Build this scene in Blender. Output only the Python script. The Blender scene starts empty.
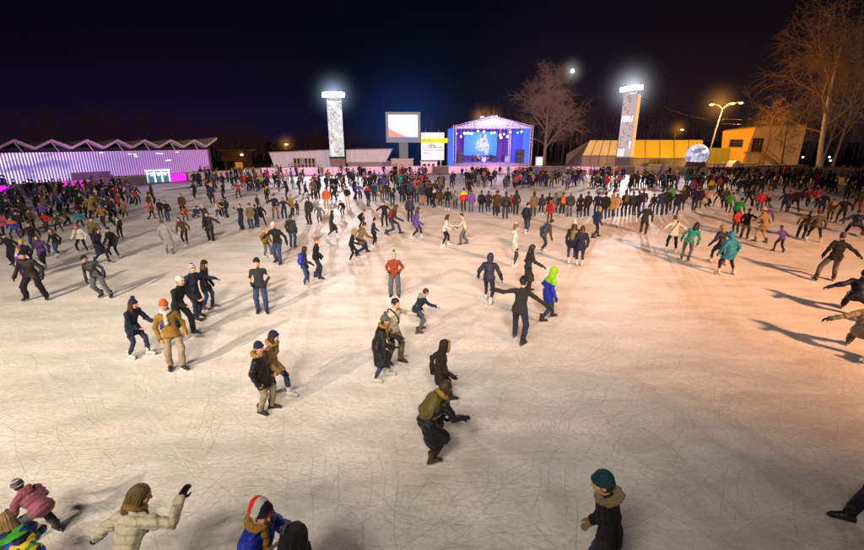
import bpy, math, random
import numpy as np
random.seed(7); rng = np.random.default_rng(7)
scene = bpy.context.scene
COL = scene.collection
R = math.radians

# ------------------------------------------------------------------ camera model of the photograph
CAM_H = 5.1; TILT = math.atan(135/438); FPX = 438.0
def ray(px, py):
    u = (px-432)/FPX; v = (275-py)/FPX
    return u, math.cos(TILT)+v*math.sin(TILT), -math.sin(TILT)+v*math.cos(TILT)
def ground_at(px, py, z=0.0):
    d = ray(px, py); k = (z-CAM_H)/d[2]
    return d[0]*k, d[1]*k
def at_depth(px, py, Y):
    d = ray(px, py); k = Y/d[1]
    return d[0]*k, CAM_H+d[2]*k
def project(x, y, z):
    a = y*math.cos(TILT)-(z-CAM_H)*math.sin(TILT); b = y*math.sin(TILT)+(z-CAM_H)*math.cos(TILT)
    return 432+FPX*x/a, 275-FPX*b/a

# ------------------------------------------------------------------ objects
def tag(o, label=None, cat=None, group=None, kind=None):
    if label: o['label'] = label
    if cat: o['category'] = cat
    if group: o['group'] = group
    if kind: o['kind'] = kind
    return o
def empty(name, loc=(0,0,0), rz=0.0, label=None, cat=None, group=None):
    o = bpy.data.objects.new(name, None); COL.objects.link(o)
    o.location = loc; o.rotation_euler = (0,0,rz); o.empty_display_size = .2
    return tag(o, label, cat, group)
def link(name, me, parent=None):
    o = bpy.data.objects.new(name, me); COL.objects.link(o)
    if parent is not None: o.parent = parent
    return o
def make_mesh(name, V, F, mats=(), mi=None, smooth=False, col=None):
    """V (n,3); F an (m,4) array of quads or a list of polygons"""
    me = bpy.data.meshes.new(name)
    V = np.asarray(V, np.float32)
    if isinstance(F, np.ndarray):
        me.vertices.add(len(V)); me.vertices.foreach_set('co', V.ravel())
        n, k = F.shape
        me.loops.add(n*k); me.loops.foreach_set('vertex_index', F.astype(np.int32).ravel())
        me.polygons.add(n)
        me.polygons.foreach_set('loop_start', np.arange(0, n*k, k, dtype=np.int32))
        me.polygons.foreach_set('loop_total', np.full(n, k, np.int32))
        me.update(calc_edges=True)
    else:
        me.from_pydata(V.tolist(), [], F); me.update()
    for m in mats: me.materials.append(m)
    if mi is not None: me.polygons.foreach_set('material_index', np.asarray(mi, np.int32))
    if smooth: me.polygons.foreach_set('use_smooth', np.ones(len(me.polygons), bool))
    if col is not None:
        a = me.color_attributes.new('Col', 'FLOAT_COLOR', 'POINT')
        c = np.ones((len(V), 4), np.float32); c[:, :3] = col
        a.data.foreach_set('color', c.ravel())
    return me

class MB:
    """collects shapes into ONE mesh"""
    def __init__(s): s.V = []; s.F = []; s.M = []
    def add(s, vs, fs, m=0):
        n = len(s.V); s.V += [tuple(map(float, v)) for v in vs]
        s.F += [tuple(i+n for i in f) for f in fs]; s.M += [m]*len(fs); return s
    def box(s, c, size, m=0, rz=0.0, rot=None, bev=0.0):
        hx, hy, hz = size[0]/2, size[1]/2, size[2]/2
        if bev > 0:
            b = min(bev, hx*.9, hy*.9, hz*.9); P = []
            for z in (-hz, hz):
                for (x, y) in ((-hx, -hy), (hx, -hy), (hx, hy), (-hx, hy)):
                    P += [(x-math.copysign(b, x), y-math.copysign(b, y), z), (x-math.copysign(b, x), y, z-math.copysign(b, z)), (x, y-math.copysign(b, y), z-math.copysign(b, z))]
            f = lambda z, k, t: z*12+k*3+t
            fs = []
            for k in range(4):
                k2 = (k+1) % 4; side = 1 if k % 2 == 0 else 2
                fs.append((f(0,k,side), f(0,k2,side), f(1,k2,side), f(1,k,side)))
                for z in (0, 1):
                    q = (f(z,k,0), f(z,k2,0), f(z,k2,side), f(z,k,side)); fs.append(q if z else q[::-1])
                o = 3-side; k1 = k2
                # vertical corner bevel
                fs.append((f(0,k,1), f(0,k,2), f(1,k,2), f(1,k,1)))
                fs.append((f(0,k,0), f(0,k,1), f(0,k,2))); fs.append((f(1,k,0), f(1,k,2), f(1,k,1)))
            fs.append((f(1,0,0), f(1,1,0), f(1,2,0), f(1,3,0))); fs.append((f(0,3,0), f(0,2,0), f(0,1,0), f(0,0,0)))
        else:
            P = [(x, y, z) for z in (-hz, hz) for (x, y) in ((-hx,-hy), (hx,-hy), (hx,hy), (-hx,hy))]
            fs = [(3,2,1,0), (4,5,6,7), (0,1,5,4), (1,2,6,5), (2,3,7,6), (3,0,4,7)]
        P = np.array(P)
        if rot is not None: P = P @ np.array(rot).T
        if rz: 
            ca, sa = math.cos(rz), math.sin(rz); P = np.stack([P[:,0]*ca-P[:,1]*sa, P[:,0]*sa+P[:,1]*ca, P[:,2]], 1)
        return s.add(P+np.array(c), fs, m)
    def quad(s, a, b, c, d, m=0): return s.add([a, b, c, d], [(0,1,2,3)], m)
    def prism(s, poly, z0, z1, m=0):
        n = len(poly)
        vs = [(x, y, z0) for x, y in poly]+[(x, y, z1) for x, y in poly]
        fs = [tuple(range(n))[::-1], tuple(range(n, 2*n))]+[(i, (i+1) % n, n+(i+1) % n, n+i) for i in range(n)]
        return s.add(vs, fs, m)
    def tube(s, pts, rad, n=8, m=0, caps=True):
        pts = np.array(pts, float); k = len(pts)
        rad = [rad]*k if np.isscalar(rad) else rad
        d = np.gradient(pts, axis=0); d /= np.linalg.norm(d, axis=1)[:, None]+1e-9
        up = np.array([0,0,1.]) if abs(d[0][2]) < .9 else np.array([1.,0,0])
        u = np.cross(d[0], up); u /= np.linalg.norm(u)
        vs = []
        for i in range(k):
            u = u-d[i]*np.dot(u, d[i]); u /= np.linalg.norm(u)+1e-9; w = np.cross(d[i], u)
            for j in range(n):
                a = 2*math.pi*j/n; vs.append(pts[i]+rad[i]*(math.cos(a)*u+math.sin(a)*w))
        fs = [(i*n+j, i*n+(j+1) % n, (i+1)*n+(j+1) % n, (i+1)*n+j) for i in range(k-1) for j in range(n)]
        if caps: fs += [tuple(range(n))[::-1], tuple(range((k-1)*n, k*n))]
        return s.add(vs, fs, m)
    def lathe(s, prof, c=(0,0,0), n=20, m=0, R3=None):
        vs = []; k = len(prof)
        for r, z in prof:
            for j in range(n):
                a = 2*math.pi*j/n; vs.append((r*math.cos(a), r*math.sin(a), z))
        vs = np.array(vs)
        if R3 is not None: vs = vs @ np.array(R3).T
        vs = vs+np.array(c)
        fs = [(i*n+j, i*n+(j+1) % n, (i+1)*n+(j+1) % n, (i+1)*n+j) for i in range(k-1) for j in range(n)]
        fs += [tuple(range(n))[::-1], tuple(range((k-1)*n, k*n))]
        return s.add(vs, fs, m)
    def mesh(s, name, mats, smooth=False):
        return make_mesh(name, s.V, s.F, mats if isinstance(mats, (list, tuple)) else [mats], s.M, smooth)
    def build(s, name, mats, parent=None, smooth=False, **t):
        return tag(link(name, s.mesh(name, mats, smooth), parent), **t)

def rot_xyz(ax=0, ay=0, az=0):
    cx, sx, cy, sy, cz, sz = math.cos(ax), math.sin(ax), math.cos(ay), math.sin(ay), math.cos(az), math.sin(az)
    X = np.array([[1,0,0],[0,cx,-sx],[0,sx,cx]]); Y = np.array([[cy,0,sy],[0,1,0],[-sy,0,cy]]); Z = np.array([[cz,-sz,0],[sz,cz,0],[0,0,1]])
    return Z @ Y @ X

# ------------------------------------------------------------------ materials
class NT:
    def __init__(s, name):
        s.m = bpy.data.materials.new(name); s.m.use_nodes = True
        s.t = s.m.node_tree; s.t.nodes.clear()
        s.out = s.n('ShaderNodeOutputMaterial')
    def n(s, ty, **kw):
        x = s.t.nodes.new(ty)
        for k, v in kw.items():
            if k.startswith('i_'):
                key = k[2:].replace('_', ' ')
                x.inputs[int(key) if key.isdigit() else key].default_value = v
            else: setattr(x, k, v)
        return x
    def l(s, a, b): s.t.links.new(a, b)
    def math(s, op, a, b=None, c=None, clamp=False):
        x = s.n('ShaderNodeMath', operation=op, use_clamp=clamp)
        for i, v in enumerate((a, b, c)):
            if v is None: continue
            if hasattr(v, 'is_output'): s.l(v, x.inputs[i])
            else: x.inputs[i].default_value = v
        return x.outputs[0]
    def mix(s, f, a, b, blend='MIX'):
        x = s.n('ShaderNodeMix', data_type='RGBA', blend_type=blend)
        for i, v in ((0, f), (6, a), (7, b)):
            if hasattr(v, 'is_output'): s.l(v, x.inputs[i])
            elif i == 0: x.inputs[0].default_value = v
            else: x.inputs[i].default_value = (*v, 1) if len(v) == 3 else v
        return x.outputs[2]
    def ramp(s, f, stops):
        x = s.n('ShaderNodeValToRGB'); e = x.color_ramp.elements
        while len(e) < len(stops): e.new(.5)
        for i, (p, c) in enumerate(stops):
            e[i].position = p; e[i].color = (*c, 1) if len(c) == 3 else c
        s.l(f, x.inputs[0]); return x.outputs[0]
    def noise(s, vec, scale, detail=3, rough=.5, out=0, dist=0):
        x = s.n('ShaderNodeTexNoise'); x.inputs['Scale'].default_value = scale; x.inputs['Detail'].default_value = detail
        x.inputs['Roughness'].default_value = rough; x.inputs['Distortion'].default_value = dist
        if vec is not None: s.l(vec, x.inputs['Vector'])
        return x.outputs[out]
    def mapping(s, vec, scale=(1,1,1), rot=(0,0,0), loc=(0,0,0)):
        x = s.n('ShaderNodeMapping'); s.l(vec, x.inputs[0])
        x.inputs['Scale'].default_value = scale; x.inputs['Rotation'].default_value = rot; x.inputs['Location'].default_value = loc
        return x.outputs[0]
    def obj(s): return s.n('ShaderNodeTexCoord').outputs['Object']
    def bsdf(s, color, rough=.7, spec=.4, bump=None, bstr=.3, bdist=.02, metal=0, emis=None, estr=0, sheen=0):
        p = s.n('ShaderNodeBsdfPrincipled')
        for nm, v in (('Base Color', color), ('Roughness', rough), ('Metallic', metal), ('Emission Color', emis), ('Emission Strength', estr)):
            if v is None: continue
            if hasattr(v, 'is_output'): s.l(v, p.inputs[nm])
            else: p.inputs[nm].default_value = (*v, 1) if isinstance(v, (tuple, list)) and len(v) == 3 else v
        p.inputs['Specular IOR Level'].default_value = spec
        p.inputs['Sheen Weight'].default_value = sheen
        if bump is not None:
            b = s.n('ShaderNodeBump'); b.inputs['Strength'].default_value = bstr; b.inputs['Distance'].default_value = bdist
            s.l(bump, b.inputs['Height']); s.l(b.outputs[0], p.inputs['Normal'])
        s.l(p.outputs[0], s.out.inputs[0]); return s.m

_mat = {}
def surf(name, color, rough=.7, var=.25, nscale=3.0, bump=.2, bscale=40, metal=0, spec=.4, emis=None, estr=0):
    if name in _mat: return _mat[name]
    t = NT(name); v = t.obj()
    f = t.noise(v, nscale, 5, .6)
    c = t.mix(f, tuple(x*(1-var) for x in color), tuple(min(1, x*(1+var)) for x in color))
    h = t.noise(v, bscale, 3)
    _mat[name] = t.bsdf(c, t.math('ADD', t.math('MULTIPLY', f, .2), rough-.1), spec, h, bump, .02, metal, emis, estr)
    return _mat[name]
def glow(name, color, strength, vary=0.0, nscale=2.0):
    if name in _mat: return _mat[name]
    t = NT(name)
    if vary:
        f = t.noise(t.obj(), nscale, 4); s_ = t.math('MULTIPLY', t.math('ADD', t.math('MULTIPLY', f, 2*vary), 1-vary), strength)
    else: s_ = strength
    _mat[name] = t.bsdf(tuple(min(.8, x) for x in color), .5, .3, emis=color, estr=s_)
    return _mat[name]

PAL = dict(black=(.010,.010,.013), charcoal=(.030,.030,.034), grey=(.13,.13,.14), lightgrey=(.34,.34,.35), white=(.72,.70,.66), cream=(.70,.62,.47),
    navy=(.012,.018,.050), darkblue=(.018,.035,.12), blue=(.02,.06,.45), royal=(.015,.04,.55), teal=(.01,.25,.38), turquoise=(.02,.33,.30), jeans=(.028,.042,.095), bluejeans=(.035,.062,.145),
    greyjeans=(.12,.13,.15), purple=(.07,.03,.16), violet=(.13,.08,.42), plum=(.05,.02,.05), red=(.50,.018,.014), rust=(.36,.055,.025), darkred=(.16,.015,.015), pink=(.60,.10,.22),
    rose=(.42,.12,.18), orange=(.70,.13,.02), mustard=(.36,.20,.025), yellow=(.75,.50,.03), tan=(.40,.26,.10), beige=(.45,.36,.25), khaki=(.19,.14,.07), olive=(.075,.07,.032),
    brown=(.09,.045,.02), darkbrown=(.030,.016,.009), green=(.05,.32,.04), lime=(.30,.75,.02), emerald=(.01,.30,.09), salmon=(.65,.30,.22), peach=(.65,.40,.28), petrol=(.004,.06,.08),
    hair_dark=(.014,.009,.006), hair_brown=(.06,.028,.011), hair_fair=(.30,.19,.07), moss=(.15,.12,.025), hair_olive=(.13,.085,.028), hair_red=(.20,.06,.015), fur=(.26,.19,.11), fur_gold=(.33,.19,.05), skin=(.48,.27,.19), steel=(.6,.6,.62))
def cloth(color, finish='matte'):
    key = ('cloth', color, finish)
    if key in _mat: return _mat[key]
    t = NT('%s_%s' % (color, {'matte': 'cloth', 'hair': 'hair', 'fur': 'fur', 'skin': 'skin', 'leather': 'leather', 'puff': 'nylon'}[finish]))
    c = tuple(x*(.95 if finish == 'skin' else .62) for x in PAL[color]); v = t.obj()
    at = t.n('ShaderNodeAttribute', attribute_name='Col').outputs['Color']
    f = t.noise(v, 6, 5, .6)
    base = t.mix(f, tuple(x*.72 for x in c), tuple(min(1, x*1.3+.002) for x in c))
    if finish in ('hair', 'fur'):
        st = t.noise(t.mapping(v, (60, 60, 9) if finish == 'hair' else (45, 45, 45)), 1.0, 2)
        base = t.mix(st, tuple(x*.45 for x in c), tuple(min(1, x*1.6+.004) for x in c))
        h = st; rough, bs, bd = .55, .6, .012
    elif finish == 'skin':
        h = t.noise(v, 90, 2); rough, bs, bd = .55, .08, .004
    else:
        w = t.noise(t.mapping(v, (1, 1, 1.6)), 11, 3, .55, dist=.6)
        g = t.noise(v, 160, 2)
        rg = t.math('POWER', t.math('SUBTRACT', 1.0, t.math('ABSOLUTE', t.math('MULTIPLY_ADD', t.noise(t.mapping(v, (1, 1, 1.5)), 7.5, 3, .5, dist=1.6), 4.0, -2.0)), clamp=True), 2.5)
        h = t.math('ADD', t.math('ADD', w, t.math('MULTIPLY', g, .12)), t.math('MULTIPLY', rg, .45)); rough, bs, bd = {'matte': (.88, .75, .03), 'leather': (.42, .45, .03), 'puff': (.5, .4, .03)}[finish]
    col = t.mix(1.0, base, at, 'MULTIPLY')
    _mat[key] = t.bsdf(col, rough, .3 if finish != 'leather' else .5, h, bs, bd, sheen=.0)
    return _mat[key]
def striped(name, cols, freq, axis=2, finish=.9):
    if name in _mat: return _mat[name]
    t = NT(name); v = t.obj()
    sp = t.n('ShaderNodeSeparateXYZ'); t.l(v, sp.inputs[0])
    w = t.math('FRACT', t.math('ADD', t.math('MULTIPLY_ADD', sp.outputs[axis], freq, .5), t.math('MULTIPLY', t.noise(v, 20, 2), .08)))
    r = t.n('ShaderNodeValToRGB'); r.color_ramp.interpolation = 'CONSTANT'; e = r.color_ramp.elements
    while len(e) < len(cols): e.new(.5)
    for i, c in enumerate(cols): e[i].position = i/len(cols); e[i].color = (*PAL[c], 1)
    t.l(w, r.inputs[0])
    _mat[name] = t.bsdf(r.outputs[0], finish, .2, t.noise(v, 120, 3), .5, .01)
    return _mat[name]
def patchwork(name, cols, scale=7):
    if name in _mat: return _mat[name]
    t = NT(name); v = t.obj()
    vo = t.n('ShaderNodeTexVoronoi'); vo.inputs['Scale'].default_value = scale
    t.l(t.mapping(v, (1, 1, 1.8), (.3, .5, .2)), vo.inputs['Vector'])
    sp = t.n('ShaderNodeSeparateColor'); t.l(vo.outputs['Color'], sp.inputs[0])
    r = t.n('ShaderNodeValToRGB'); r.color_ramp.interpolation = 'CONSTANT'; e = r.color_ramp.elements
    while len(e) < len(cols): e.new(.5)
    for i, c in enumerate(cols): e[i].position = i/len(cols); e[i].color = (*PAL[c], 1)
    t.l(sp.outputs[0], r.inputs[0])
    _mat[name] = t.bsdf(r.outputs[0], .85, .2, t.noise(v, 12, 3), .5, .03)
    return _mat[name]
# ------------------------------------------------------------------ implicit surfaces (smooth unions of tapered capsules), meshed with surface nets
def cap(a, b, ra, rb, k=.03, R3=None, sy=1.0): return ('cap', np.array(a, float), np.array(b, float), ra, rb, k, R3, sy)
def ell(c, r, R3=None, k=.03): return ('ell', np.array(c, float), np.array(r, float), R3, k)
def sub(c, r, R3=None, k=.015): return ('sub', np.array(c, float), np.array(r, float), R3, k)
def cut(p, n): 
    n = np.array(n, float); return ('cut', np.array(p, float), n/np.linalg.norm(n))
def wob(fn): return ('wob', fn)

def sdf_mesh(prims, h):
    los, his = [], []
    for p in prims:
        if p[0] == 'cap':
            r = max(p[3], p[4])+.01
            los += [np.minimum(p[1], p[2])-r]; his += [np.maximum(p[1], p[2])+r]
        elif p[0] == 'ell':
            r = p[2] if p[3] is None else np.abs(np.array(p[3])) @ p[2]
            los += [p[1]-r-.01]; his += [p[1]+r+.01]
    lo = np.min(los, 0)-2.5*h-.015; hi = np.max(his, 0)+2.5*h+.015
    n = np.ceil((hi-lo)/h).astype(int)+1
    ax = [(lo[i]+np.arange(n[i])*h).astype(np.float32) for i in range(3)]
    D = np.full(n, .3, np.float32)
    for p in prims:
        ty = p[0]
        if ty == 'cut':
            q = (ax[0][:,None,None]-p[1][0])*p[2][0]+(ax[1][None,:,None]-p[1][1])*p[2][1]+(ax[2][None,None,:]-p[1][2])*p[2][2]
            D = np.maximum(D, q.astype(np.float32)); continue
        if ty == 'wob':
            X, Y, Z = np.meshgrid(*ax, indexing='ij'); m = np.abs(D) < .06
            d = p[1](X[m], Y[m], Z[m]); D[m] += d.astype(np.float32); continue
        if ty == 'cap': r = max(p[3], p[4]); a_, b_ = np.minimum(p[1], p[2])-r, np.maximum(p[1], p[2])+r; k = p[5]
        else:
            r = p[2] if p[3] is None else np.abs(np.array(p[3])) @ p[2]; a_, b_ = p[1]-r, p[1]+r; k = p[4]
        mg = k+2.5*h
        i0 = np.clip(np.floor((a_-mg-lo)/h).astype(int), 0, n-1); i1 = np.clip(np.ceil((b_+mg-lo)/h).astype(int)+1, 1, n)
        sl = tuple(slice(i0[i], i1[i]) for i in range(3))
        gx = ax[0][sl[0]][:,None,None]; gy = ax[1][sl[1]][None,:,None]; gz = ax[2][sl[2]][None,None,:]
        c = p[1]
        qx, qy, qz = gx-c[0], gy-c[1], gz-c[2]
        R3 = p[6] if ty == 'cap' else p[3]
        if R3 is not None:
            R3 = np.array(R3)
            qx, qy, qz = (qx*R3[0,j]+qy*R3[1,j]+qz*R3[2,j] for j in range(3))
        if ty == 'cap':
            ba = p[2]-p[1]
            if R3 is not None: ba = R3.T @ ba
            sy = p[7]
            if sy != 1: qy = qy/sy; ba = ba*np.array([1, 1/sy, 1])
            bb = float(ba @ ba)+1e-9
            t = np.clip((qx*ba[0]+qy*ba[1]+qz*ba[2])/bb, 0, 1)
            d = np.sqrt((qx-t*ba[0])**2+(qy-t*ba[1])**2+(qz-t*ba[2])**2)-(p[3]+(p[4]-p[3])*t)
            if sy < 1: d = d*(sy*.5+.5)
        else:
            rr = p[2]
            ln = np.sqrt((qx/rr[0])**2+(qy/rr[1])**2+(qz/rr[2])**2)
            l2 = np.sqrt((qx/rr[0]**2)**2+(qy/rr[1]**2)**2+(qz/rr[2]**2)**2)+1e-6
            d = ln*(ln-1)/l2
        d = d.astype(np.float32); o = D[sl]
        if ty == 'sub':
            e = -d; hh = np.maximum(k-np.abs(o-e), 0)/k; D[sl] = np.maximum(o, e)+hh*hh*k*.25
        else:
            hh = np.maximum(k-np.abs(o-d), 0)/k; D[sl] = np.minimum(o, d)-hh*hh*k*.25
    D[0] = D[-1] = .1; D[:,0] = D[:,-1] = .1; D[:,:,0] = D[:,:,-1] = .1
    return nets(D, lo, h)

_C = [(i, j, k) for i in (0,1) for j in (0,1) for k in (0,1)]
_E = [(a, b) for a in range(8) for b in range(a+1, 8) if sum(abs(_C[a][i]-_C[b][i]) for i in range(3)) == 1]
def nets(D, lo, h):
    S = D < 0; n = np.array(D.shape)
    v = [S[i:n[0]-1+i, j:n[1]-1+j, k:n[2]-1+k] for i, j, k in _C]
    cnt = sum(x.astype(np.int8) for x in v)
    I = np.argwhere((cnt > 0) & (cnt < 8))
    if len(I) == 0: return np.zeros((0,3), np.float32), np.zeros((0,4), np.int32)
    idx = np.full(n-1, -1, np.int32); idx[I[:,0], I[:,1], I[:,2]] = np.arange(len(I))
    d = [D[I[:,0]+i, I[:,1]+j, I[:,2]+k] for i, j, k in _C]
    acc = np.zeros((len(I), 3), np.float32); num = np.zeros(len(I), np.float32)
    for a, b in _E:
        m = (d[a] < 0) != (d[b] < 0); t = np.where(m, d[a]/(d[a]-d[b]+1e-12), 0)
        ca = np.array(_C[a], np.float32); cb = np.array(_C[b], np.float32)
        acc += np.where(m[:,None], ca+(cb-ca)*t[:,None], 0); num += m
    V = lo+h*(I+acc/num[:,None])
    Q = []
    for axn in range(3):
        o = [0,1,2]; o.remove(axn); p, q = o
        sA = [slice(1, -1)]*3; sA[axn] = slice(0, n[axn]-1)
        sB = list(sA); sB[axn] = slice(1, n[axn])
        A, B = S[tuple(sA)], S[tuple(sB)]
        for flip, m in ((False, A & ~B), (True, ~A & B)):
            J = np.argwhere(m)
            if len(J) == 0: continue
            J[:, p] += 1; J[:, q] += 1
            def cell(dp, dq):
                K = J.copy(); K[:, p] += dp; K[:, q] += dq; return idx[K[:,0], K[:,1], K[:,2]]
            f = np.stack([cell(-1,-1), cell(0,-1), cell(0,0), cell(-1,0)], 1)
            if (axn == 1) != flip: f = f[:, ::-1]
            Q.append(f)
    return V.astype(np.float32), np.concatenate(Q).astype(np.int32)

# ------------------------------------------------------------------ the human figure
LIFT = .05                       # skate blade under the boot
def unit(v): v = np.array(v, float); return v/(np.linalg.norm(v)+1e-9)
def ik(a, t, l1, l2, hint):
    a = np.array(a, float); t = np.array(t, float); d = t-a; L = np.linalg.norm(d)
    L2 = min(L, .998*(l1+l2)); L2 = max(L2, abs(l1-l2)+.02); dr = d/(L+1e-9)
    x = (l1*l1-l2*l2+L2*L2)/(2*L2); hh = math.sqrt(max(l1*l1-x*x, 0))
    p = np.array(hint, float); p = unit(p-dr*np.dot(p, dr))
    return a+dr*x+p*hh, a+dr*L2

# feet: (x, y, lift, yaw) left then right; hands: offsets from the shoulders
POSES = {
 'stand':   dict(feet=((-.11,.02,0,-8),(.11,0,0,8)), hands=((-.07,.06,-.50),(.07,.05,-.50))),
 'stand2':  dict(feet=((-.10,.10,0,-15),(.12,-.06,0,20)), hands=((-.10,.10,-.48),(.06,.02,-.50)), side=3, head=(20,5)),
 'pockets': dict(feet=((-.12,.05,0,-10),(.12,-.02,0,12)), hands=((.0,.18,-.40),(.0,.18,-.40)), lean=3),
 'front':   dict(feet=((-.10,.03,0,-8),(.10,0,0,8)), hands=((.09,.30,-.22),(-.09,.30,-.24)), head=(0,14)),
 'phone':   dict(feet=((-.11,.03,0,-8),(.11,0,0,8)), hands=((.10,.30,.06),(.02,.24,.12)), head=(0,0)),
 'behind':  dict(feet=((-.12,.12,0,-6),(.12,-.10,0,10)), hands=((.06,-.20,-.42),(-.06,-.20,-.42)), lean=12),
 'glide':   dict(feet=((-.12,.24,0,-5),(.13,-.26,.0,14)), hands=((-.22,.14,-.42),(.24,-.04,-.42)), lean=12),
 'walk':    dict(feet=((-.08,.26,0,0),(.09,-.30,.04,6)), hands=((-.08,-.16,-.46),(.08,.24,-.42)), lean=10),
 'stride':  dict(feet=((-.10,.22,0,-4),(.26,-.50,.07,30)), hands=((-.30,-.12,-.38),(.24,.30,-.28)), lean=24, drop=.06),
 'deep':    dict(feet=((-.12,.26,0,-4),(.40,-.62,.06,35)), hands=((-.38,-.22,-.26),(.28,.36,-.24)), lean=38, drop=.14, head=(0,-22)),
 'wide':    dict(feet=((-.30,.06,0,-14),(.30,-.02,0,16)), hands=((-.20,.10,-.44),(.20,.10,-.44)), lean=12, drop=.03),
 'armsout': dict(feet=((-.16,.10,0,-8),(.18,-.14,0,14)), hands=((-.34,.10,-.36),(.38,.0,-.30)), lean=14),
 'spread':  dict(feet=((-.12,.16,0,-6),(.20,-.22,0,16)), hands=((-.52,.02,-.06),(.44,.14,-.28)), lean=16),
 'reach':   dict(feet=((-.13,.18,0,-6),(.14,-.16,0,10)), hands=((.02,.42,-.26),(-.02,.28,-.36)), lean=16),
 'right':   dict(feet=((-.12,.10,0,-6),(.14,-.10,0,10)), hands=((-.10,.10,-.48),(.42,.22,-.20)), lean=9),
 'left':    dict(feet=((-.14,.10,0,-10),(.12,-.10,0,6)), hands=((-.42,.22,-.20),(.10,.10,-.48)), lean=9),
 'bend':    dict(feet=((-.15,.08,0,-6),(.16,-.12,0,10)), hands=((-.06,.16,-.48),(.10,.26,-.42)), lean=48, drop=.06, head=(0,-18)),
 'crouch':  dict(feet=((-.15,.12,0,-8),(.16,-.16,0,8)), hands=((-.02,.32,-.30),(.06,.34,-.28)), lean=46, drop=.46, head=(0,-24)),
 'lean_r':  dict(feet=((-.16,.12,0,-8),(.14,-.12,0,10)), hands=((-.20,.10,-.44),(.20,.10,-.44)), lean=16, side=12),
 'lean_l':  dict(feet=((-.14,.12,0,-8),(.16,-.12,0,10)), hands=((-.16,.10,-.46),(.20,.10,-.44)), lean=10, side=-14),
 'hips':    dict(feet=((-.14,.02,0,-12),(.14,0,0,12)), hands=((-.02,.10,-.34),(.02,.10,-.34)), lean=2),
}
def mirror(P):
    Q = dict(P); f = P['feet']; h = P['hands']
    Q['feet'] = ((-f[1][0], f[1][1], f[1][2], -f[1][3]), (-f[0][0], f[0][1], f[0][2], -f[0][3]))
    Q['hands'] = ((-h[1][0], h[1][1], h[1][2]), (-h[0][0], h[0][1], h[0][2]))
    Q['side'] = -P.get('side', 0); Q['head'] = (-P.get('head', (0,0))[0], P.get('head', (0,0))[1]); return Q
def get_pose(p):
    if isinstance(p, dict): return p
    if p.startswith('-'): return mirror(POSES[p[1:]])
    return POSES[p]

class Rig: pass
def rig(pose):
    P = get_pose(pose); g = Rig()
    feet = [np.array(f[:3], float) for f in P['feet']]; g.yaw = [R(f[3]) for f in P['feet']]
    g.ankle = [np.array([f[0], f[1], f[2]+LIFT+.085]) for f in feet]
    g.pitch = [0 if f[2] < .01 else -min(.9, f[2]*5) for f in feet]
    lean, side = R(P.get('lean', 0)), R(P.get('side', 0))
    w = P.get('weight', .5)
    mid = feet[0]*(1-w)+feet[1]*w
    g.pel = np.array([mid[0]+P.get('px', 0), mid[1]-math.sin(lean)*.22+P.get('py', 0), .0])
    # highest pelvis the legs reach, then drop
    zs = []
    for i, s in ((0, -1), (1, 1)):
        dx = g.ankle[i][0]-(g.pel[0]+s*.09); dy = g.ankle[i][1]-g.pel[1]
        zs.append(g.ankle[i][2]+math.sqrt(max(.832**2-dx*dx-dy*dy, .05)))
    z = min(zs); zs_hi = min(z, LIFT+.085+.832)
    g.pel[2] = zs_hi-P.get('drop', .015)
    g.Rt = rot_xyz(-lean, side, R(P.get('twist', 0)))
    g.Rp = rot_xyz(-lean*.55, side*.4, 0)
    T = lambda x, y, z: g.pel+g.Rt @ np.array([x, y, z])
    g.T = T; g.Pv = lambda x, y, z: g.pel+g.Rp @ np.array([x, y, z])
    g.hip = [g.Pv(-.09, 0, -.01), g.Pv(.09, 0, -.01)]
    g.knee = []; 
    for i in range(2):
        fy = np.array([math.sin(-g.yaw[i]*-1), math.cos(g.yaw[i]), 0]); k, e = ik(g.hip[i], g.ankle[i], .425, .415, fy+np.array([(-.1, .1)[i], .3, 0]))
        g.knee.append(k); g.ankle[i] = e
    g.sh = [T(-.175, -.005, .42), T(.175, -.005, .42)]; g.elb = []; g.wri = []
    for i in range(2):
        hnd = np.array(P['hands'][i], float); tgt = g.sh[i]+rot_xyz(-lean*P.get('armlean', .35), side, 0) @ hnd
        e, wv = ik(g.sh[i], tgt, .285, .255, np.array([(-.6, .6)[i], -.8, -.35]))
        g.elb.append(e); g.wri.append(wv)
    yaw, pit = P.get('head', (0, 0))
    g.neck = T(0, .0, .50); hd = R(pit)+lean*.62
    g.Rh = rot_xyz(-hd, side*.5, -R(yaw)) if not yaw else rot_xyz(0, 0, -R(yaw)) @ rot_xyz(-hd, side*.5, 0)
    g.head = g.neck+g.Rt @ np.array([0, .012, .055])+g.Rh @ np.array([0, .018, .115])
    g.top = g.head+g.Rh @ np.array([0, 0, .14])
    return g

def frame_of(origin, R3, s=1.0):
    from mathutils import Matrix
    M = Matrix(((R3[0][0]*s, R3[0][1]*s, R3[0][2]*s, origin[0]), (R3[1][0]*s, R3[1][1]*s, R3[1][2]*s, origin[1]), (R3[2][0]*s, R3[2][1]*s, R3[2][2]*s, origin[2]), (0,0,0,1)))
    return M
HRES = {0: .0085, 1: .014, 2: .026, 3: .045}

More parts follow.
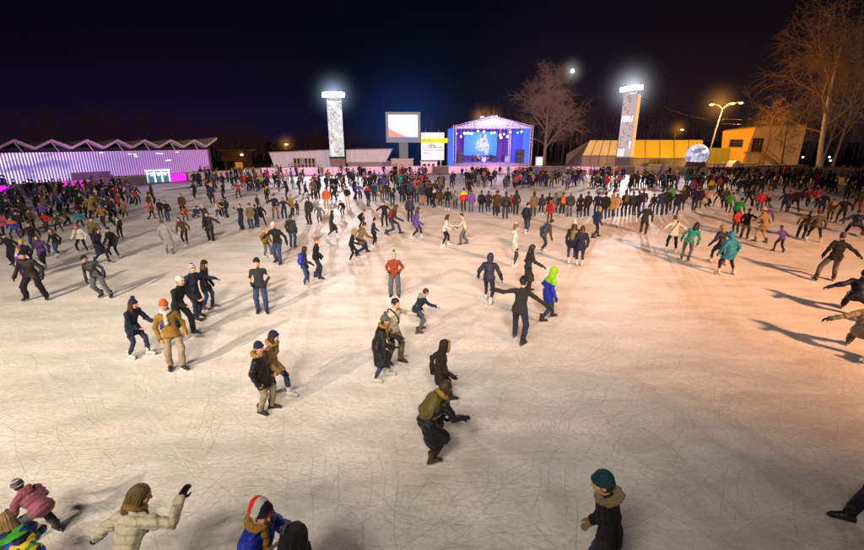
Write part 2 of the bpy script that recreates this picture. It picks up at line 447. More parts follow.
def head_prims(c, Rh, lod):
    H = lambda x, y, z: c+Rh @ np.array([x, y, z])
    p = [ell(H(0,-.008,.020), (.076,.094,.104), Rh, .02), ell(H(0,.024,-.038), (.057,.068,.082), Rh, .03), ell(H(0,.062,-.088), (.026,.022,.022), Rh, .03)]
    if lod <= 1:
        p += [cap(H(0,.090,.022), H(0,.110,-.018), .009, .014, .012), ell(H(0,.078,.040), (.052,.018,.014), Rh, .02),
              ell(H(-.040,.066,-.022), (.024,.024,.024), Rh, .025), ell(H(.040,.066,-.022), (.024,.024,.024), Rh, .025),
              sub(H(-.031,.098,.014), (.017,.014,.012), Rh, .012), sub(H(.031,.098,.014), (.017,.014,.012), Rh, .012),
              ell(H(-.031,.080,.013), (.0125,.0125,.0125), Rh, .004), ell(H(.031,.080,.013), (.0125,.0125,.0125), Rh, .004),
              ell(H(0,.088,-.050), (.024,.013,.008), Rh, .012),
              ell(H(-.077,-.008,-.008), (.012,.024,.034), Rh, .012), ell(H(.077,-.008,-.008), (.012,.024,.034), Rh, .012)]
    return p
def head_colors(V, c, Rh):
    q = (V-c) @ Rh; col = np.ones((len(V), 3), np.float32)
    front = q[:,1] > .05
    def paint(center, rad, rgb, a=1.0):
        d = np.linalg.norm((q-np.array(center))/np.array(rad), axis=1); w = np.clip(1.6-d*1.6+.2, 0, 1)*a*front
        col[:] = col*(1-w[:,None])+np.array(rgb)*w[:,None]
    paint((0,.09,-.052), (.026,.03,.010), (.95,.50,.50)); paint((0,.11,-.018), (.016,.02,.016), (1.1,.8,.75))
    for s in (-1, 1):
        paint((s*.045,.075,-.025), (.026,.03,.022), (1.12,.78,.74), .8)
        paint((s*.031,.088,.034), (.024,.03,.006), (.22,.16,.13))
        paint((s*.031,.092,.013), (.015,.02,.008), (.10,.08,.07))
    return col

def hand_prims(curl=.5, fat=1.0):
    """a right hand; wrist at the origin, fingers along -z, palm facing -x (towards the thigh), thumb forward (+y)"""
    p = [ell((0,0,-.052), (.017*fat,.042*fat,.052), None, .02), cap((0,0,.03), (0,0,-.02), .026*fat, .027*fat, .02)]
    for i, (y, ln) in enumerate(((.031,.078), (.011,.088), (-.010,.082), (-.029,.064))):
        a = np.array([0, y, -.092]); r = .0095*fat
        ang = curl*.5; b = a+ln*.42*np.array([-math.sin(ang), y*.6, -math.cos(ang)])
        ang = curl*1.4; c = b+ln*.33*np.array([-math.sin(ang), 0, -math.cos(ang)])
        ang = curl*2.1; d = c+ln*.27*np.array([-math.sin(ang), 0, -math.cos(ang)])
        p += [cap(a-np.array([0,0,-.02]), b, r*1.05, r, .004), cap(b, c, r, r*.92, .003), cap(c, d, r*.92, r*.75, .003)]
    a = np.array([-.004, .032, -.034]); b = a+np.array([-.016, .030, -.030]); c = b+np.array([-.012, .006, -.034])
    p += [cap(a, b, .014*fat, .0115*fat, .010), cap(b, c, .0115*fat, .0085*fat, .004)]
    return p
_hand = {}
def hand_mesh(lod, fat=1.0, curl=.55):
    k = (lod, fat, curl)
    if k not in _hand: _hand[k] = sdf_mesh(hand_prims(curl, fat), {0: .0042, 1: .0065}[lod])
    return _hand[k]
def hand_frame(g, i):
    """axes of a hand continuing the forearm; columns x,y,z"""
    z = -unit(g.wri[i]-g.elb[i]); f = np.array([0, 1., .0]); f = g.Rt @ f
    y = f-z*np.dot(f, z)
    if np.linalg.norm(y) < .2: y = np.array([0, 0, 1.])-z*z[2]
    y = unit(y); x = np.cross(y, z)
    M = np.stack([x, y, z], 1)
    if i == 0: M = M @ np.diag([-1, 1, 1])
    return M

_figcache = {}
def body_mesh(key, g, lod, bare_hands):
    ck = ('body', key, lod, bare_hands)
    if ck in _figcache: return _figcache[ck]
    T = g.T; p = []
    p += [cap(g.Pv(0,0,-.02), T(0,0,.30), .115, .125, .04, g.Rt, .72), cap(T(-.12,0,.41), T(.12,0,.41), .055, .055, .05), cap(T(0,-.005,.44), g.head+g.Rh @ np.array([0,-.012,-.04]), .055, .050, .03)]
    for i in range(2):
        p += [cap(g.hip[i], g.knee[i], .070, .050, .03), cap(g.knee[i], g.ankle[i], .048, .036, .02)]
        p += [cap(g.sh[i], g.elb[i], .048, .036, .03), cap(g.elb[i], g.wri[i], .036, .026, .02)]
        if lod >= 2: 
            d = unit(g.wri[i]-g.elb[i]); p += [cap(g.wri[i], g.wri[i]+d*.13, .036, .032, .02)]
    p += head_prims(g.head, g.Rh, lod)
    V, F = sdf_mesh(p, HRES[lod])
    col = head_colors(V, g.head, g.Rh) if lod <= 1 else np.ones((len(V), 3), np.float32)
    if bare_hands and lod <= 1:
        hv, hf = hand_mesh(lod)
        for i in range(2):
            M = hand_frame(g, i); v = hv @ M.T+g.wri[i]; f = hf if np.linalg.det(M) > 0 else hf[:, ::-1]
            F = np.concatenate([F, f+len(V)]); V = np.concatenate([V, v]); col = np.concatenate([col, np.ones((len(v), 3))])
    me = make_mesh('body', V, F, [None], smooth=True, col=col); _figcache[ck] = me; return me

def folds(seed, amp, lod):
    r = np.random.default_rng(seed); W = [(r.normal(0, 1, 3)*np.array([24, 24, 24])*(.7 if j < 2 else 1.6), r.uniform(0, 6.28), amp*(1 if j < 2 else .55)) for j in range(4)]
    def f(x, y, z):
        d = 0
        for k, ph, a in W: d = d+a*np.sin(k[0]*x+k[1]*y+k[2]*z+ph+1.3*np.sin(9*z+5*x))
        return d
    return wob(f)

JK = {   # hem below the pelvis, extra bulk, hem radius, quilted
 'short': (.10, .000, .168, 0), 'sweater': (.09, -.016, .150, 0), 'hoodie': (.10, -.006, .160, 0), 'puffer': (.10, .018, .172, 1), 'mid': (.26, .006, .185, 0), 'puffmid': (.26, .020, .195, 1), 'long': (.46, .004, .205, 0), 'pufflong': (.48, .020, .215, 1)}
def jacket_mesh(key, g, jk, lod, seed=0, fem=1.0, yoke=None):
    ck = ('jacket', key, jk, lod, seed, fem, yoke)
    if ck in _figcache: return _figcache[ck]
    hem, b, hr, quilt = JK[jk]; T = g.T
    down = unit(np.mean([unit(g.knee[i]-g.hip[i]) for i in range(2)], 0)*.75+(-g.Rp[:,2])*.6)
    hc = g.pel+down*hem
    Rl = np.stack([g.Rp[:,0], unit(np.cross(-down, g.Rp[:,0])), -down], 1)
    p = [cap(g.Pv(0,0,.03), T(0,0,.28), .150*fem+b, .158*fem+b, .05, g.Rt, .72), ell(T(0,.012,.31), (.158*fem+b, .115+b, .15), g.Rt, .05)]
    p += [cap(g.Pv(0,0,.03), hc+down*.05, .150*fem+b, hr*fem, .05, Rl, .78)]
    for i in range(2):
        q = g.hip[i]+unit(g.knee[i]-g.hip[i])*min(hem+.05, .40)
        p += [cap(g.hip[i], q, .092+b*.7, .085+b*.7, .06)]
        if hem > .42: p += [cap(q, g.knee[i], .085+b*.7, .085+b*.6, .06)]
    p += [cut(hc, down)]
    p += [cap(T(-.12,-.005,.415), T(.12,-.005,.415), .078+b*.6, .078+b*.6, .06), cap(T(0,-.012,.45), T(0,.004,.525), .070+b*.4, .066+b*.5, .03)]
    for i in range(2):
        p += [cap(g.sh[i], g.elb[i], .068+b*.7, .056+b*.7, .035), cap(g.elb[i], g.wri[i], .057+b*.7, .046+b*.5, .02)]
        if lod <= 1: p += [cap(g.elb[i]*.16+g.wri[i]*.84, g.wri[i]+unit(g.wri[i]-g.elb[i])*.012, .051+b*.5, .050+b*.5, .008)]
    if lod <= 2: p.append(folds(seed+hash(jk) % 7 if False else seed+len(jk), .0065 if lod <= 1 else .006, lod))
    if quilt and lod <= 1:
        Rt, o = g.Rt, g.pel
        p.append(wob(lambda x, y, z: .012*(1-np.abs(np.sin(((x-o[0])*Rt[0,2]+(y-o[1])*Rt[1,2]+(z-o[2])*Rt[2,2])*math.pi/.095)))**3))
    V, F = sdf_mesh(p, HRES[lod] if lod != 1 else .013)
    col = np.ones((len(V), 3), np.float32); q = (V-g.pel) @ g.Rt
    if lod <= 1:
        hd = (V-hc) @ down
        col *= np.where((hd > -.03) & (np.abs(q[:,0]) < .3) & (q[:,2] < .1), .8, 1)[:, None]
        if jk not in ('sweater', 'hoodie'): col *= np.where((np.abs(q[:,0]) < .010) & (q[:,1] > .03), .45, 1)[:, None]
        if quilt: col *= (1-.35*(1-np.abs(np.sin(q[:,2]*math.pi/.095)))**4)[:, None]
    if yoke is not None: col = np.where((q[:,2] > .33)[:, None], np.array(yoke), col)
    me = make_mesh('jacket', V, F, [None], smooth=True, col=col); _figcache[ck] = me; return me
def trousers_mesh(key, g, fit, lod, seed=0):
    ck = ('trousers', key, fit, lod)
    if ck in _figcache: return _figcache[ck]
    w = {'slim': 0.0, 'reg': .014, 'wide': .028}[fit]
    p = [cap(g.Pv(-.04,-.005,.0), g.Pv(.04,-.005,.0), .118, .118, .04, g.Rp, .8), cap(g.Pv(0,0,.0), g.Pv(0,0,.08), .125, .125, .03, g.Rp, .75)]
    for i in range(2):
        d = unit(g.knee[i]-g.ankle[i])
        p += [cap(g.hip[i], g.knee[i], .088+w*.7, .062+w, .03), cap(g.knee[i], g.ankle[i]+d*.02, .061+w, .049+w*1.1, .02)]
    if lod <= 2: p.append(folds(seed+3, .0042, lod))
    V, F = sdf_mesh(p, HRES[lod] if lod != 1 else .014)
    me = make_mesh('trousers', V, F, [None], smooth=True, col=np.ones((len(V), 3), np.float32)); _figcache[ck] = me; return me

# ---- pieces in their own frames (shared by every figure)
_piece = {}
def piece(kind, lod):
    k = (kind, lod)
    if k in _piece: return _piece[k]
    h = {0: .0075, 1: .011, 2: .020}[lod]; q = []; I = np.eye(3)
    if kind == 'beanie':
        q = [ell((0,-.018,.042), (.090,.106,.118), None), cut((0,.0,.026), (0,-.28,-1)), ]
        for j in range(18):
            a, b = 2*math.pi*j/18, 2*math.pi*(j+1)/18; f = lambda t: (.083*math.sin(t), -.010+.101*math.cos(t), .036+.026*math.cos(t))
            q.append(cap(f(a), f(b), .017, .017, .012))
        if lod <= 1: q.append(wob(lambda x, y, z: .003*np.sin(np.arctan2(x, y+.01)*34)))
    elif kind == 'tophat':   # slouchy peak
        q = [ell((0,-.020,.060), (.088,.112,.125), rot_xyz(.25,0,0)), cut((0,.0,.034), (0,-.3,-1))]
        for j in range(18):
            a, b = 2*math.pi*j/18, 2*math.pi*(j+1)/18; f = lambda t: (.089*math.sin(t), -.010+.107*math.cos(t), .042+.030*math.cos(t))
            q.append(cap(f(a), f(b), .018, .018, .01))
    elif kind == 'pompom':
        q = [ell((0,-.02,.185), (.050,.050,.047), None), wob(lambda x, y, z: .006*np.sin(90*x)*np.sin(84*y)*np.sin(95*z))]
    elif kind == 'cap':
        q = [ell((0,-.008,.035), (.086,.103,.098), None), cut((0,0,.045), (0,-.12,-1)), ell((0,.115,.050), (.062,.068,.010), rot_xyz(-.2,0,0), .015)]
    elif kind == 'hair_short':
        q = [ell((0,-.012,.026), (.085,.103,.112), None), sub((0,.115,-.035), (.088,.090,.100), None, .02), cut((0,0,-.075), (0,.25,-1)), wob(lambda x, y, z: .004*np.sin(60*x+20*z)*np.sin(50*y))]
    elif kind == 'hair_under':   # what shows beneath a hat
        q = [ell((0,-.016,.010), (.083,.096,.112), None), sub((0,.10,-.02), (.090,.092,.16), None, .02), cut((0,0,.05), (0,0,1)), cut((0,0,-.07), (0,.2,-1))]
    elif kind in ('hair_long', 'hair_long_under'):
        q = [ell((0,-.012,.026), (.087,.104,.112), None), sub((0,.118,-.035), (.076,.090,.105), None, .02)]
        for s in (-1, 1):
            q += [cap((s*.066,-.01,.0), (s*.088,.012,-.16), .036, .034, .03), cap((s*.088,.012,-.16), (s*.085,.050,-.30), .034, .018, .02)]
        q += [cap((0,-.065,0), (0,-.085,-.16), .070, .070, .04), cap((-.03,-.085,-.16), (-.04,-.105,-.34), .055, .032, .03), cap((.03,-.085,-.16), (.03,-.105,-.31), .055, .030, .03)]
        if kind == 'hair_long_under': q.append(cut((0,0,.05), (0,0,1)))
        q.append(wob(lambda x, y, z: .0045*np.sin(150*np.arctan2(x, y-.02+1e-3)*.16+14*z)))
    elif kind == 'hood_up':
        q = [ell((0,-.018,.018), (.112,.124,.140), None), cap((0,-.03,-.06), (0,-.045,-.16), .095, .10, .05), sub((0,.125,-.015), (.074,.10,.100), None, .02), wob(lambda x, y, z: .004*np.sin(40*y+25*z))]
    elif kind == 'hood_down':    # neck frame: origin at the neck base
        q = [cap((-.10,.01,-.01), (-.06,-.10,.0), .042, .052, .04), cap((-.06,-.10,.0), (.06,-.10,.0), .052, .052, .04), cap((.06,-.10,.0), (.10,.01,-.01), .052, .042, .04), ell((0,-.125,-.055), (.085,.040,.075), None, .04)]
    elif kind == 'fur_collar':
        for j in range(12):
            a, b = 2*math.pi*j/12, 2*math.pi*(j+1)/12; f = lambda t: (.100*math.sin(t), -.02+.100*math.cos(t), .020-.022*math.cos(t))
            q.append(cap(f(a), f(b), .042, .042, .02))
        r_ = np.random.default_rng(3); K = r_.normal(0, 1, (5, 3))*75
        q.append(wob(lambda x, y, z: sum(.005*np.sin(k[0]*x+k[1]*y+k[2]*z) for k in K)))
    elif kind == 'fur_hood':     # head frame, ring round the face of a raised hood
        for j in range(16):
            a, b = 2*math.pi*j/16, 2*math.pi*(j+1)/16; f = lambda t: (.094*math.sin(t), .085, -.01+.122*math.cos(t))
            q.append(cap(f(a), f(b), .028, .028, .01))
        K = np.random.default_rng(4).normal(0, 1, (5, 3))*85
        q.append(wob(lambda x, y, z: sum(.004*np.sin(k[0]*x+k[1]*y+k[2]*z) for k in K)))
    elif kind == 'scarf':
        for j in range(12):
            a, b = 2*math.pi*j/12, 2*math.pi*(j+1)/12; f = lambda t: (.082*math.sin(t), .0+.088*math.cos(t), .035-.018*math.cos(t))
            q.append(cap(f(a), f(b), .036, .036, .02))
        q += [cap((.03,.10,0), (.045,.145,-.22), .034, .040, .02), wob(lambda x, y, z: .005*np.sin(70*z+30*x))]
    elif kind == 'backpack':     # torso frame, origin on the spine between the shoulders
        q = [cap((-.075,-.07,.02), (-.075,-.07,-.24), .075, .085, .06), cap((.075,-.07,.02), (.075,-.07,-.24), .075, .085, .06), cap((0,-.075,.04), (0,-.075,-.26), .085, .09, .06), cap((-.03,-.06,.13), (.03,-.06,.13), .016, .016, .02), cap((-.08,-.13,-.22), (.08,-.13,-.22), .055, .055, .04), cap((-.05,-.10,.03), (.05,-.10,.03), .075, .075, .05), folds(5, .004, 1)]
    elif kind == 'straps':
        for s in (-1, 1):
            f = [(s*.10,-.10,.02), (s*.115,-.03,.075), (s*.118,.05,.060), (s*.115,.125,-.02), (s*.13,.125,-.16), (s*.165,.02,-.24)]
            q += [cap(f[j], f[j+1], .020, .020, .01) for j in range(5)]
    elif kind == 'shoulder_bag':
        q = [cap((.0,.03,-.10), (.0,-.05,-.10), .085, .085, .04, None), cap((0,.04,-.02), (0,-.06,-.02), .07, .07, .03), cut((.045,0,0), (1,0,0)), cut((-.045,0,0), (-1,0,0))]
    elif kind == 'boot':         # ankle frame
        q = [cap((0,-.012,.13), (0,-.006,.0), .056, .050, .03), cap((0,-.030,-.030), (0,.060,-.040), .046, .045, .03), cap((0,.060,-.042), (0,.150,-.054), .044, .034, .03, None), cut((0,0,-.082), (0,0,-1)), cut((0,0,.145), (0,0,1))]
        if lod <= 1: q += [cap((0,-.055,-.074), (0,.165,-.078), .040, .036, .003, None), cut((0,0,-.086), (0,0,-1))]
    elif kind == 'glove':
        q = hand_prims(.5, 1.18)+[cap((0,0,.05), (0,0,.0), .036, .032, .01)]; h = {0: .005, 1: .008, 2: .016}[lod]
    elif kind == 'sash':
        f = [(-.14*math.cos(t)-.02*math.sin(t)*0, .150*math.sin(t), .10-.26*-math.cos(t)*-1*.9) for t in np.linspace(0, 2*math.pi, 15)]
        q = [cap(f[j], f[j+1], .016, .016, .01) for j in range(14)]
    V, F = sdf_mesh(q, h)
    me = make_mesh(kind, V, F, [None], smooth=True, col=np.ones((len(V), 3), np.float32)); _piece[k] = me; return me
def blade_mesh():
    if 'blade' in _piece: return _piece['blade']
    m = MB(); zb = -LIFT-.085
    prof = [(-.115, zb+.012), (-.10, zb), (.14, zb), (.175, zb+.016), (.172, zb+.026), (-.115, zb+.024)]
    n = len(prof); t = .0022
    m.add([(-t, y, z) for y, z in prof]+[(t, y, z) for y, z in prof], [tuple(range(n)), tuple(range(n, 2*n))[::-1]]+[(i, n+i, n+(i+1) % n, (i+1) % n) for i in range(n)])
    m.box((0,-.055,(zb+.02-.084)/2), (.016,.07,.084-.0+zb*-1-.084-.02)); m.box((0,.095,(zb+.02-.084)/2), (.016,.08,LIFT-.019))
    _piece['blade'] = m.mesh('blade', surf('skate_steel', PAL['steel'], .3, metal=.9)); return _piece['blade']

def place_piece(name, me, parent, M, mat, label=None):
    o = bpy.data.objects.new(name, me); COL.objects.link(o); o.parent = parent
    o.matrix_local = M
    if mat is not None:
        o.material_slots[0].link = 'OBJECT'; o.material_slots[0].material = mat
    if label: o['label'] = label
    return o
def matof(c, finish='matte'):
    return c if not isinstance(c, str) else cloth(c, finish)
FIN = {'short': 'matte', 'sweater': 'matte', 'hoodie': 'matte', 'puffer': 'puff', 'mid': 'matte', 'puffmid': 'puff', 'long': 'matte', 'pufflong': 'puff'}

def person(label, loc, heading, s, pose, jk, jc, fit, pc, head, hc, sk, ex, lod, seed=0, group='people skating on the ice rink'):
    """one person: an Empty under the skates that parents body, clothing, hair and skates"""
    g = rig(pose); key = pose if isinstance(pose, str) else 'own%d' % id(pose)
    e = empty('person', (loc[0], loc[1], 0), -R(heading), label, 'person', group); e.scale = (s, s, s)
    I = np.eye(3); X = dict(x.split(':') if ':' in x else (x, '1') for x in ex.split()) if isinstance(ex, str) else ex
    Z = lambda o, R3: frame_of(o, R3)
    gl = X.get('gl', 'black')
    bare = gl == 'none'
    fem = .90 if 'fem' in X or head in ('lg', 'bl') else 1.0
    place_piece('body', body_mesh(key, g, lod, bare), e, Z((0,0,0), I), cloth('skin', 'skin'))
    yoke = None
    if 'yoke' in X: yoke = tuple(PAL[X['yoke']][i]/max(PAL[jc][i], .004) for i in range(3))
    fin = X.get('fin', FIN[jk])
    jl = place_piece('coat' if 'long' in jk or 'mid' in jk else 'jacket', jacket_mesh(key, g, jk, lod, seed % 5 if lod < 2 else 0, fem, yoke), e, Z((0,0,0), I), matof(jc, fin))
    place_piece('trousers', trousers_mesh(key, g, fit, lod, seed % 5 if lod < 2 else 0), e, Z((0,0,0), I), matof(pc))
    for i in range(2):
        Rf = rot_xyz(g.pitch[i], 0, -g.yaw[i]); 
        b = place_piece('skate', piece('boot', lod), e, Z(g.ankle[i], Rf), cloth(sk, 'leather'))
        if lod <= 1 or True:
            o = bpy.data.objects.new('blade', blade_mesh()); COL.objects.link(o); o.parent = b
    if lod <= 1 and not bare:
        for i in range(2):
            M = hand_frame(g, i); place_piece('glove', piece('glove', lod), e, Z(g.wri[i], M), cloth(gl))
    hm = Z(g.head, g.Rh); nm = Z(g.neck, g.Rt); hair = X.get('hair', 'hair_brown')
    if head in ('bn', 'pm', 'bl', 'pl', 'th'):
        place_piece('hair', piece('hair_long_under' if head in ('bl', 'pl') else 'hair_under', lod), e, hm, cloth(hair, 'hair'))
        hat = place_piece('hat', piece('tophat' if head == 'th' else 'beanie', lod), e, hm, matof(hc))
        if head in ('pm', 'pl'): place_piece('pompom', piece('pompom', lod), hat, Z((0,0,0), I), matof(X.get('pom', hc)) )
    elif head == 'br': place_piece('hair', piece('hair_short', lod), e, hm, cloth(hc, 'hair'))
    elif head == 'lg': place_piece('hair', piece('hair_long', lod), e, hm, cloth(hc, 'hair'))
    elif head == 'hd':
        hood = place_piece('hood', piece('hood_up', lod), e, hm, matof(hc, fin))
        place_piece('hair', piece('hair_short', lod), e, hm, cloth(hair, 'hair'))
        if 'furhood' in X: place_piece('fur_trim', piece('fur_hood', lod), hood, Z((0,0,0), I), cloth(X['furhood'], 'fur'))
    elif head == 'cp':
        place_piece('hair', piece('hair_under', lod), e, hm, cloth(hair, 'hair')); place_piece('hat', piece('cap', lod), e, hm, matof(hc))
    if 'hood' in X: place_piece('hood', piece('hood_down', lod), e, nm, matof(jc if X['hood'] == '1' else X['hood'], fin))
    if 'fur' in X: place_piece('fur_collar', piece('fur_collar', lod), e, nm, cloth(X['fur'], 'fur'))
    if 'scarf' in X: place_piece('scarf', piece('scarf', lod), e, nm, cloth(X['scarf']))
    bk = Z(g.T(0, -.055, .37), g.Rt)
    if 'pack' in X: 
        b = place_piece('backpack', piece('backpack', lod), e, bk, cloth(X['pack'], 'puff'))
        if lod <= 1: place_piece('strap', piece('straps', lod), b, Z((0,0,0), I), cloth(X['pack'], 'puff'))
    if 'strap' in X: place_piece('bag_strap', piece('sash', lod), e, Z(g.T(0,.0,.22), g.Rt), cloth(X['strap']))
    if 'bag' in X: place_piece('shoulder_bag', piece('shoulder_bag', lod), e, Z(g.Pv(.20, .02, .06), g.Rp), cloth(X['bag'], 'leather'))
    return e
